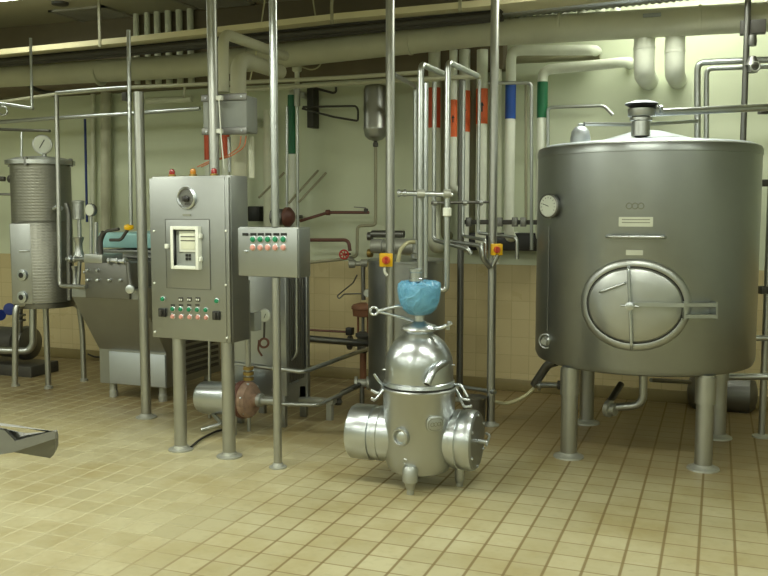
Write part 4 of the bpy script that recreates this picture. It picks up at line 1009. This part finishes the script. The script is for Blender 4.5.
# cable tray and corrugated duct
tr = thing('cable_tray', 'cream painted cable tray running along below the ceiling', 'cable tray', W(300, 25, .95))
pts = [(-60, 60.5), (0, 54.5), (130, 42), (250, 29), (335, 19.5), (480, 6.5), (600, -7), (830, -34)]
for i in range(len(pts) - 1):
    a, b_ = W(*pts[i], .95), W(*pts[i + 1], .95)
    s_ = MB(); 
    s_.poly([a, a + UP * .045, a + Vector((0, .02, .045)), a + Vector((0, .02, .006)), a + Vector((0, .28, .006)), a + Vector((0, .28, .045)), a + Vector((0, .3, .045)), a + Vector((0, .3, 0))], b_ - a)
    s_.build('tray_section', 'cream_tray', tr)
for px in (100, 332, 460, 620):
    q = W(px, 54.5 - px * .1, .95); MB(fr(q)).box(-.012, -.005, -.02, .012, .002, CEIL - q.z).build('hanger', 'olive_pipe', tr)
cd_ = []
A, B = W(330, 27, .62), W(800, -20, .62)
n = 150
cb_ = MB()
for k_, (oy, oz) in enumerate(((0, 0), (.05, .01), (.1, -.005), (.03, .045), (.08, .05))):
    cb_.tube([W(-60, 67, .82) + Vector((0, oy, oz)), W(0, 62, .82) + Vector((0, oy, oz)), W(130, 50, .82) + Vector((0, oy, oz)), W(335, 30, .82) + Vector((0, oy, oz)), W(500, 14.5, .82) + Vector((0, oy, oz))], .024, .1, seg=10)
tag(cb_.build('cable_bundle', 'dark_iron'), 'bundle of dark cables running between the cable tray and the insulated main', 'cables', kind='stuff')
co = MB(); co.lathe([(.068 if i % 2 else .058, (B - A).length * i / n) for i in range(n + 1)], A, B - A, seg=24)
tag(co.build('corrugated_duct', 'steel_satin', smooth=80), 'ribbed silver flexible duct above the insulated main', 'duct')

# conduit lines along the wall
pipe('conduit', 'upper cream conduit running along the wall below the insulated main', [W(-40, 108, .62), W(57, 94, .62), W(130, 87.5, .62), W(250, 82, .62), W(345, 77.5, .62), W(418, 72.5, .62)], .016, 'cream_pipe', group='long wall conduits', bend=.3)
pipe('conduit', 'lower cream conduit ending at the orange banded pipes', [W(240, 90, .55), W(340, 83.5, .55), W(480, 76.5, .55)], .018, 'cream_pipe', group='long wall conduits', bend=.3)
pipe('steel_pipe', 'bright steel wall pipe left of the grey junction box', [W(-40, 125, .7), W(50, 118.5, .7), W(130, 113.5, .7), W(200, 108.5, .7)], .018, 'steel_polish', bend=.3)
pipe('steel_pipe', 'polished upper wall pipe catching the lamp light left of the tall post', [W(56, 92.5, .75), W(96, 89, .75), W(128, 87, .75)], .014, 'steel_polish')
pipe('hanger_rod', 'thin bright ceiling rod at the upper left corner', [P(30.5, 38, 7.1), P(32, 108, 7.1)], .011, 'steel_pipe', cat='rod')
pipe('steel_pipe', 'short bright pipe joining the ceiling rod at the upper left', [P(-10, 102, 7.3), P(33, 108.5, 7.1)], .014, 'steel_polish')
pipe('blue_tube', 'thin dark blue vertical tube on the left wall', [W(85, 119, .1), W(87, 222, .1)], .012, 'blue_tube', cat='tube')
pipe('steel_pipe', 'thin horizontal bar pipe from the left edge below the bright pipes', [W(-40, 128, .9), W(50, 131, .9)], .013, 'steel_dark')
pipe('steel_pipe', 'small goose neck pipe left of the pole above the junction box', [W(184, 98, .5), W(185, 84.5, .5), W(205, 84.5, .5)], .012, 'cream_pipe')
pipe('lagged_pipe', 'wide cream lagged riser on the wall above the blue homogenizer cover', [W(106, 80, .08), W(106, 236, .08)], .05, 'cream_pipe')
pipe('lagged_pipe', 'slim cream riser on the wall beside the wide one above the homogenizer', [W(93, 84, .05), W(93, 236, .05)], .024, 'lagging')
pipe('lagged_pipe', 'short horizontal white lagged pipe left of the grey junction box', [W(147, 101, .3), W(192, 99, .3)], .028, 'lagging')
tag(MB(fr(W(128, 97, .8))).box(-.03, -.05, -.035, .02, .03, .035, .004).build('pipe_clamp', 'dark_iron'), 'small dark clamp on the thin pipe left of the tall post', 'clamp')
pipe('dark_pipe', 'dark sagging pipe near the ceiling at the far left', [W(0, 78, .4), W(20, 80, .4), W(40, 92, .4), W(60, 94, .4)], .02, 'dark_iron', bend=.1)
vt_ = W(17, 80, .42); tag(MB(fr(vt_)).box(-.07, -.05, -.02, .07, .05, .03, .008).build('valve_box', 'dark_iron'), 'dark flat valve body near the ceiling at the far left', 'valve')

# row of ceiling risers, left and middle
for i, (px, w) in enumerate(((137, 3), (148, 3), (158, 3.4), (169, 3.4), (180, 3.4), (191, 3.4))):
    a = W(px, 62, .2); q = W(px, 84, .2)
    tag(MB().cyl(Vector((a.x, a.y, q.z)), Vector((a.x, a.y, CEIL)), M(7.8, w), seg=16).build('ceiling_riser', 'lagging'),
        ('first', 'second', 'third', 'fourth', 'fifth', 'sixth')[i] + ' from the left of the lagged risers behind the main above the homogenizer', 'pipe', 'lagged ceiling risers')

# insulated elbows near pole C
e1 = P(223, 33, 5.9); z_ = e1.z
pipe('insulated_elbow', 'front cream insulated elbow turning to the wall above the grey junction box', [drop(e1, 92), e1, Z(285, 56, z_)], .036, 'cream_pipe', bend=.09, seg=24)
e1 = P(238, 58, 6.2); z_ = e1.z
pipe('insulated_elbow', 'rear thick cream insulated elbow above the grey junction box', [drop(e1, 180), e1, Z(280, 72, z_)], .055, 'cream_pipe', bend=.13, seg=28)

# banded vertical pipes
GB = 'lagged pipes with colour bands'
def banded(px, hw_px, yt, yb, off, band, y0, y1, label, mat='lagging_white', mark=False, elbow=None):
    q = W(px, (yt + yb) / 2, off); r_ = M(D(q), hw_px)
    zf = lambda y: W(px, y, off).z
    o = thing('lagged_pipe', label, 'pipe', Vector((q.x, q.y, zf(yb))), group=GB)
    pts = [Vector((q.x, WY - .012, zf(yb) + .02)), Vector((q.x, q.y, zf(yb) + .02)), Vector((q.x, q.y, zf(yt)))]
    if elbow: pts += [W(elbow[0], elbow[1], off), W(elbow[0] + 3, elbow[1] + 2, .02)]
    elif yt >= 90: pts.append(Vector((q.x, WY - .012, zf(yt))))
    MB().tube(pts, r_, r_ * 1.8, seg=24).build('lagging', mat, o)
    bd = MB().cyl(Vector((q.x, q.y, zf(y1))), Vector((q.x, q.y, zf(y0))), r_ * 1.05, seg=24).build('colour_band', band, o)
    if mark:
        zc = zf((y0 + y1) / 2); dr_ = Vector((EYE.x - q.x, EYE.y - q.y, 0)).normalized(); F_ = Matrix.Translation(Vector((q.x, q.y, zc)) + dr_ * r_ * 1.055) @ Matrix.Rotation(math.atan2(dr_.y, dr_.x) + PI / 2, 4, 'Z')
        w = r_ * .35
        MB(F_).rings([[(-w * .4, 0, -w * 3), (w * .4, 0, -w * 3), (w * .4, 0, 0), (w * 1.1, 0, 0), (0, 0, w * 2.2), (-w * 1.1, 0, 0), (-w * .4, 0, 0)], [(-w * .4, -.003, -w * 3), (w * .4, -.003, -w * 3), (w * .4, -.003, 0), (w * 1.1, -.003, 0), (0, -.003, w * 2.2), (-w * 1.1, -.003, 0), (-w * .4, -.003, 0)]]).build('flow_arrow', 'black_plastic', bd)
    return o, q, r_
banded(434, 6.0, 50, 250, .22, 'red_band', 88, 128, 'lagged pipe with a broad dull red band, leftmost above the separator', 'lagging')
banded(453, 4.0, 50, 192, .36, 'orange_band', 100, 137, 'slim lagged pipe with an orange band reaching lowest of its row', mark=True)
banded(464, 5.5, 50, 250, .22, 'orange_band', 91, 132, 'lagged pipe with an orange band behind the thin drop pipe', mark=True)
banded(481.5, 5.5, 50, 250, .22, 'orange_band', 89, 124, 'rightmost orange banded lagged pipe, just left of the tall pole', mark=True)
banded(510, 5.0, 50.5, 240, .3, 'blue_band', 85, 119, 'lagged pipe with a blue band bending right below the insulated main', elbow=(594, 50))
banded(541.5, 5.0, 70, 240, .3, 'green_band', 82, 118, 'lagged pipe with a green band beside the large tank, bending right', elbow=(628, 62))
banded(292, 3.5, 92, 240, .3, 'green_band', 95, 154, 'slim lagged pipe with a long green band above the push button box')
banded(243, 4.2, 120, 235, .35, 'orange_band', 134, 163, 'lagged pipe with an orange band below the grey junction box')
banded(226, 4.0, 120, 235, .35, 'red_band', 128, 158, 'lagged pipe with a red band behind the junction box cables')
banded(209, 4.0, 120, 235, .35, 'red_band', 128, 160, 'lagged pipe with a red band hidden behind the tall cabinet pole')
pipe('support_bracket', 'dark olive band shelf between the two bent lagged pipes over the large tank', [W(516, 60, .12), W(600, 56, .12)], .03, 'olive_pipe', cat='pipe')
pipe('lagged_pipe', 'wide cream lagged riser right of the orange banded pipes behind the tall pole', [W(496, 55, .12), W(496, 240, .12)], .045, 'lagging')
pipe('lagged_pipe', 'cream lagged riser behind the slender pole, left of the green banded pipe', [W(269, 110, .12), W(269, 240, .12)], .05, 'lagging')
pipe('steel_pipe', 'thin riser left of the long green band', [W(287, 106, .4), W(287, 232, .4)], .012)
pipe('steel_pipe', 'thin riser right of the long green band', [W(297, 72, .4), W(298, 232, .4)], .012)
pipe('conduit', 'thin conduit hanging from the junction box beside the orange band', [P(229, 137, 5.85), P(229.5, 172, 5.85)], .011)
pipe('conduit', 'pale conduit right of the orange band under the junction box', [P(251, 137, 5.95), P(252, 178, 5.95)], .02, 'lagging')

for px, lb in ((446, 'plain olive riser between the first two orange banded pipes'), (472.5, 'plain olive riser between the last two orange banded pipes')):
    q = W(px, 140, .1); pipe('riser_pipe', lb, [Vector((q.x, WY - .012, W(px, 236, .1).z)), Vector((q.x, q.y, W(px, 236, .1).z)), Vector((q.x, q.y, CEIL - .7))], .04, 'olive_pipe')
tag(MB().torus(P(3, 111, 7.3), -FW, .035, .008).build('hook_ring', 'steel_pipe'), 'small steel ring hanging at the left edge below the bright pipe', 'ring')
# flow sensor with cable
sn_ = thing('level_sensor', 'white capped sensor on a stub above the green banded pipe', 'sensor', W(296, 100, .45))
MB().lathe([(.03, 0), (.04, .01), (.042, .04), (.03, .06), (.01, .065)], W(297, 72, .45), seg=20).build('cap', 'lagging', sn_)
q = W(297, 72, .45); MB().cyl(q, drop(q, 88), .02).build('neck', 'lagging_white', sn_)
MB().cyl(drop(q, 88), drop(q, 106), .026).build('body', 'foot_zinc', sn_)
tag(MB().tube([W(302, 67, .45), W(312, 70.5, .45), W(321, 66, .45), W(322, 50, .5), W(316, 20, .6), W(311, -14, .7)], .006, .12).build('cable', 'hose'), 'thin cable hanging in a loop from the ceiling to the white sensor', 'cable')
tag(MB().tube([W(250, 80, .8), W(258, 45, .8), W(266, -8, .8)], .006, .2).build('cable', 'hose'), 'straight thin cord hanging left of the slender pole', 'cable')
# wall brackets pipes near 300-360
pipe('dark_pipe', 'upper short dark pipe hook beside the long green band', [W(300, 84, .2), W(333, 93, .2), W(336, 92, .2), W(336, 87, .2)], .010, 'dark_iron')
pipe('dark_pipe', 'dark hairpin pipe loop on the wall left of the wall vessel', [W(303, 107, .2), W(356, 106, .2), W(358, 110, .2), W(358, 121, .2), W(334, 117, .2), W(302, 108.5, .25)], .009, 'dark_iron')
tag(MB(fr(W(311, 108, .1))).box(-.03, -.02, -.17, .03, .1, .17, .004).build('wall_bracket', 'dark_iron'), 'tall dark wall bracket holding the hairpin pipe', 'bracket')
# slanted rods
GR = 'slanting valve rods'
for x0, y0, x1, y1, lab in ((259, 197.5, 284, 173, 'leftmost slanting rod behind the slender pole'), (289, 203, 318, 170.5, 'upper of the slanting rods right of the green banded pipe'), (299, 202, 326, 173, 'lower right one of the slanting rods against the wall')):
    pipe('slanting_rod', lab, [W(x0, y0, .47), W(x1, y1, .12)], .010, 'olive_pipe', cat='rod', group=GR)
mt = thing('wall_pump', 'small pump with red flange on top of the push button box line', 'pump', W(288, 222, .35))
q = W(272, 217, .4)
MB().lathe([(.03, 0), (.07, .01), (.07, .12), (.05, .13)], q, (1, 0, 0), seg=24).build('motor', 'steel_dark', mt)
MB().lathe([(.05, .13), (.085, .135), (.085, .165), (.05, .2), (.03, .21)], q, (1, 0, 0), seg=24).build('flange', 'red_brown', mt)
MB(fr(q)).box(.03, 0, -.015, .1, .395, .015, .003).build('wall_bracket', 'dark_iron', mt)
tag(MB(fr(W(256, 214, .12))).box(-.06, -.05, -.065, .06, .115, .07, .01).build('relay_box', 'black_plastic'), 'small black box behind the left of the push button box top', 'box')

# steel pipes right top
pipe('steel_pipe', 'outer of the two nested bent pipes at the upper right', [W(810, 58, .55), W(697.5, 62.5, .55), W(697.5, 175, .55)], .022, group='nested bent pipes')
pipe('steel_pipe', 'inner of the two nested bent pipes at the upper right', [W(810, 65, .38), W(706.5, 68.5, .38), W(706.5, 175, .38)], .018, group='nested bent pipes')
vr = thing('steam_line', 'vertical dark pipe with valve crossing the insulated main at the upper right', 'pipe', W(747, 80, .72))
q = W(747, 30, .72)
MB().cyl(drop(q, 175), Vector((q.x, q.y, CEIL)), .02).build('tube', 'steel_dark', vr)
vbd = MB().lathe([(.02, -.05), (.035, -.045), (.035, -.02), (.05, 0), (.035, .03), (.02, .06)], drop(q, 66) + RT * .035 - FW * .02, seg=18).build('valve_body', 'steel_dark', vr)
MB().lathe([(.025, -.03), (.03, 0), (.025, .04)], drop(q, 42) + RT * .03 - FW * .02, seg=16).build('valve_body', 'steel_dark', vr)
MB().torus(drop(q, 68) + RT * .04 - FW * .06, -FW, .03, .006).build('handwheel', 'foot_zinc', vbd)
pipe('steel_pipe', 'low arched thin pipe on the wall above the left of the large tank', [W(548, 160, .35), W(548, 107.5, .35), W(604, 105.5, .35), W(613, 115, .35)], .013)

# low drum and pipe between separator and pole B
q = G(478, 427); q.z = 0
tag(MB().lathe([(.055, 0), (.075, .01), (.082, .19), (.086, .2), (.086, .21), (.07, .212)], G(474, 426), seg=32).build('steel_bucket', 'steel_dark'), 'dull steel bucket on the floor between the separator and the pole', 'bucket')
pipe('steel_pipe', 'short low cross pipe above the dull steel bucket', [P(455, 386, 6.35), P(495, 392, 6.0)], .016)

# ------------------------------------------------------------------ steel chute lower left
ch = thing('steel_chute', 'end of a folded stainless steel chute at the lower left edge', 'chute', P(-60, 470, 2.6))
dC = 2.3
def K(px, py, dd=0): return P(px, py, dC + dd)
rim = [K(-70, 420), K(4, 430), K(15, 441), K(54, 430.8), K(55.3, 432), K(55.3, 438.6), K(12.5, 452.5), K(-70, 466)]
MB().poly(rim, FW * .012 + RT * .002).build('front_lip', 'steel_matte', ch)
MB().rings([[K(-70, 419), K(4, 430), K(15, 441), K(54, 431)], [K(-70, 412, .25), K(12, 430, .22), K(25, 433, .20), K(46, 431.8, .1)]], False, False).build('inner_slope', 'steel_matte', ch)
MB().poly([K(12.5, 452, .014), K(55.2, 438, .014), K(55.3, 450, .02), K(53.5, 455, .02), K(50, 458.2, .02)], FW * .05 - RT * .01).build('folded_end', 'steel_dark', ch)  # end face turned from the light, its shade given by darker steel
lgp = K(-62, 440, .1); MB().cyl(Vector((lgp.x, lgp.y, 0)), lgp, .02).build('leg', 'steel_post', ch)

# ------------------------------------------------------------------ ceiling fittings
def ceiling_vent(p, label, hs_=.30):
    cv = thing('ceiling_vent', label, 'vent', (p.x, p.y, CEIL), 0, 'ceiling vents')
    VF = fr((p.x, p.y, CEIL), 0); vfm = MB(VF)
    for x0, y0, x1, y1 in ((-hs_, -hs_, hs_, -hs_ + .04), (-hs_, hs_ - .04, hs_, hs_), (-hs_, -hs_, -hs_ + .04, hs_), (hs_ - .04, -hs_, hs_, hs_)): vfm.box(x0, y0, -.018, x1, y1, -.001)
    vfm.build('frame', 'vent_paint', cv)
    gr = MB(VF)
    for i in range(12):
        t = -hs_ + .055 + i * (2 * hs_ - .11) / 11; gr.box(-hs_ + .04, t - .017, -.012, hs_ - .04, t + .014, -.004)
    gr.build('grille', 'vent_paint', cv)
    MB(VF).box(-hs_ + .03, -hs_ + .03, -.003, hs_ - .03, hs_ - .03, -.001).build('backing', 'dark_iron', cv)
ceiling_vent(Z(97, 14.5, CEIL), 'square grey ceiling vent at the upper left, wholly in view')
ceiling_vent(Z(208, -2, CEIL), 'square grey ceiling vent cut by the top edge beside the tall cabinet pole')
q = Z(60, 2.5, CEIL); tag(MB().lathe([(.075, 0), (.07, -.02), (.03, -.028)], q, seg=28).build('ceiling_speaker', 'dark_iron'), 'small round dark fitting on the ceiling at the upper left', 'detector')

# fluorescent luminaires (modelled fittings, some added or hung low to shape the light)
def luminaire(x, y, energy=60, label=None, Ln=1.2, h=0.0):
    z = CEIL - h
    o = thing('ceiling_light', label, 'light', (x, y, z), 0, group='fluorescent ceiling lights')
    F_ = fr((x, y, z))
    MB(F_).box(-Ln / 2, -.09, -.05, Ln / 2, .09, -.001, .008).build('housing', 'white_plastic', o)
    if h:
        for s_ in (-.4, .4): MB(F_).cyl((s_, 0, -.01), (s_, 0, h - .001), .006, seg=8).build('hanger_rod', 'steel_post', o)
    for s_ in (-.045, .045): MB(F_).cyl((-Ln / 2 + .03, s_, -.07), (Ln / 2 - .03, s_, -.07), .016, seg=12).build('tube', 'lamp_glow', o)
    ld = bpy.data.lights.new('tube_light', 'AREA'); ld.shape = 'RECTANGLE'; ld.size = Ln; ld.size_y = .18
    ld.energy = energy; ld.color = (0.98, 1.0, 0.86)
    lo = bpy.data.objects.new('tube_light', ld); COL.objects.link(lo); lo.parent = o; lo.location = (0, 0, -.10)
    return o
q = Z(-8, -12, CEIL)
luminaire(q.x, q.y + .05, 10, 'fluorescent ceiling light just showing at the top left corner')
luminaire(W(690, 10, .5).x, 6.62, 15, 'added fluorescent light brightening the back wall behind the insulated main')  # added fitting, lifts the wall around the white elbows
luminaire(W(655, 10, 1.2).x, 5.93, 34, 'fluorescent ceiling light above the insulated main over the large tank')
for yy, rn, e in ((3.4, 'front row nearest the machines', 32), (0.8, 'middle row of the room', 26), (-1.6, 'rear row far behind the camera', 26)):  # unseen rows, hung low to leave the upper wall and ceiling dim
    for xx, cn in ((-7.2, 'far left'), (-4.9, 'left'), (-2.6, 'centre'), (-.3, 'right'), (1.6, 'far right')):
        luminaire(xx, yy, e * {'far left': .9, 'left': 1.1, 'centre': 1.15, 'right': .75, 'far right': .5}[cn], cn + ' unseen suspended fluorescent light in the ' + rn, h=.62)
w_ = bpy.data.worlds.new('room_air'); sc.world = w_; w_.use_nodes = True
w_.node_tree.nodes['Background'].inputs[0].default_value = (0.05, 0.055, 0.04, 1); w_.node_tree.nodes['Background'].inputs[1].default_value = 0.3

# ------------------------------------------------------------------ camera
cam = bpy.data.cameras.new('camera'); co_ = bpy.data.objects.new('camera', cam); COL.objects.link(co_)
co_.location = EYE; co_.rotation_euler = (PI / 2 - PITCH, 0, YAW)
cam.sensor_width = 36; cam.lens = FPX / 768 * 36; cam.clip_start = .05
sc.camera = co_
sc.view_settings.view_transform = 'Standard'; sc.view_settings.look = 'None'
sc.view_settings.exposure = -0.12; sc.view_settings.gamma = 1.0; sc.view_settings.use_curve_mapping = False
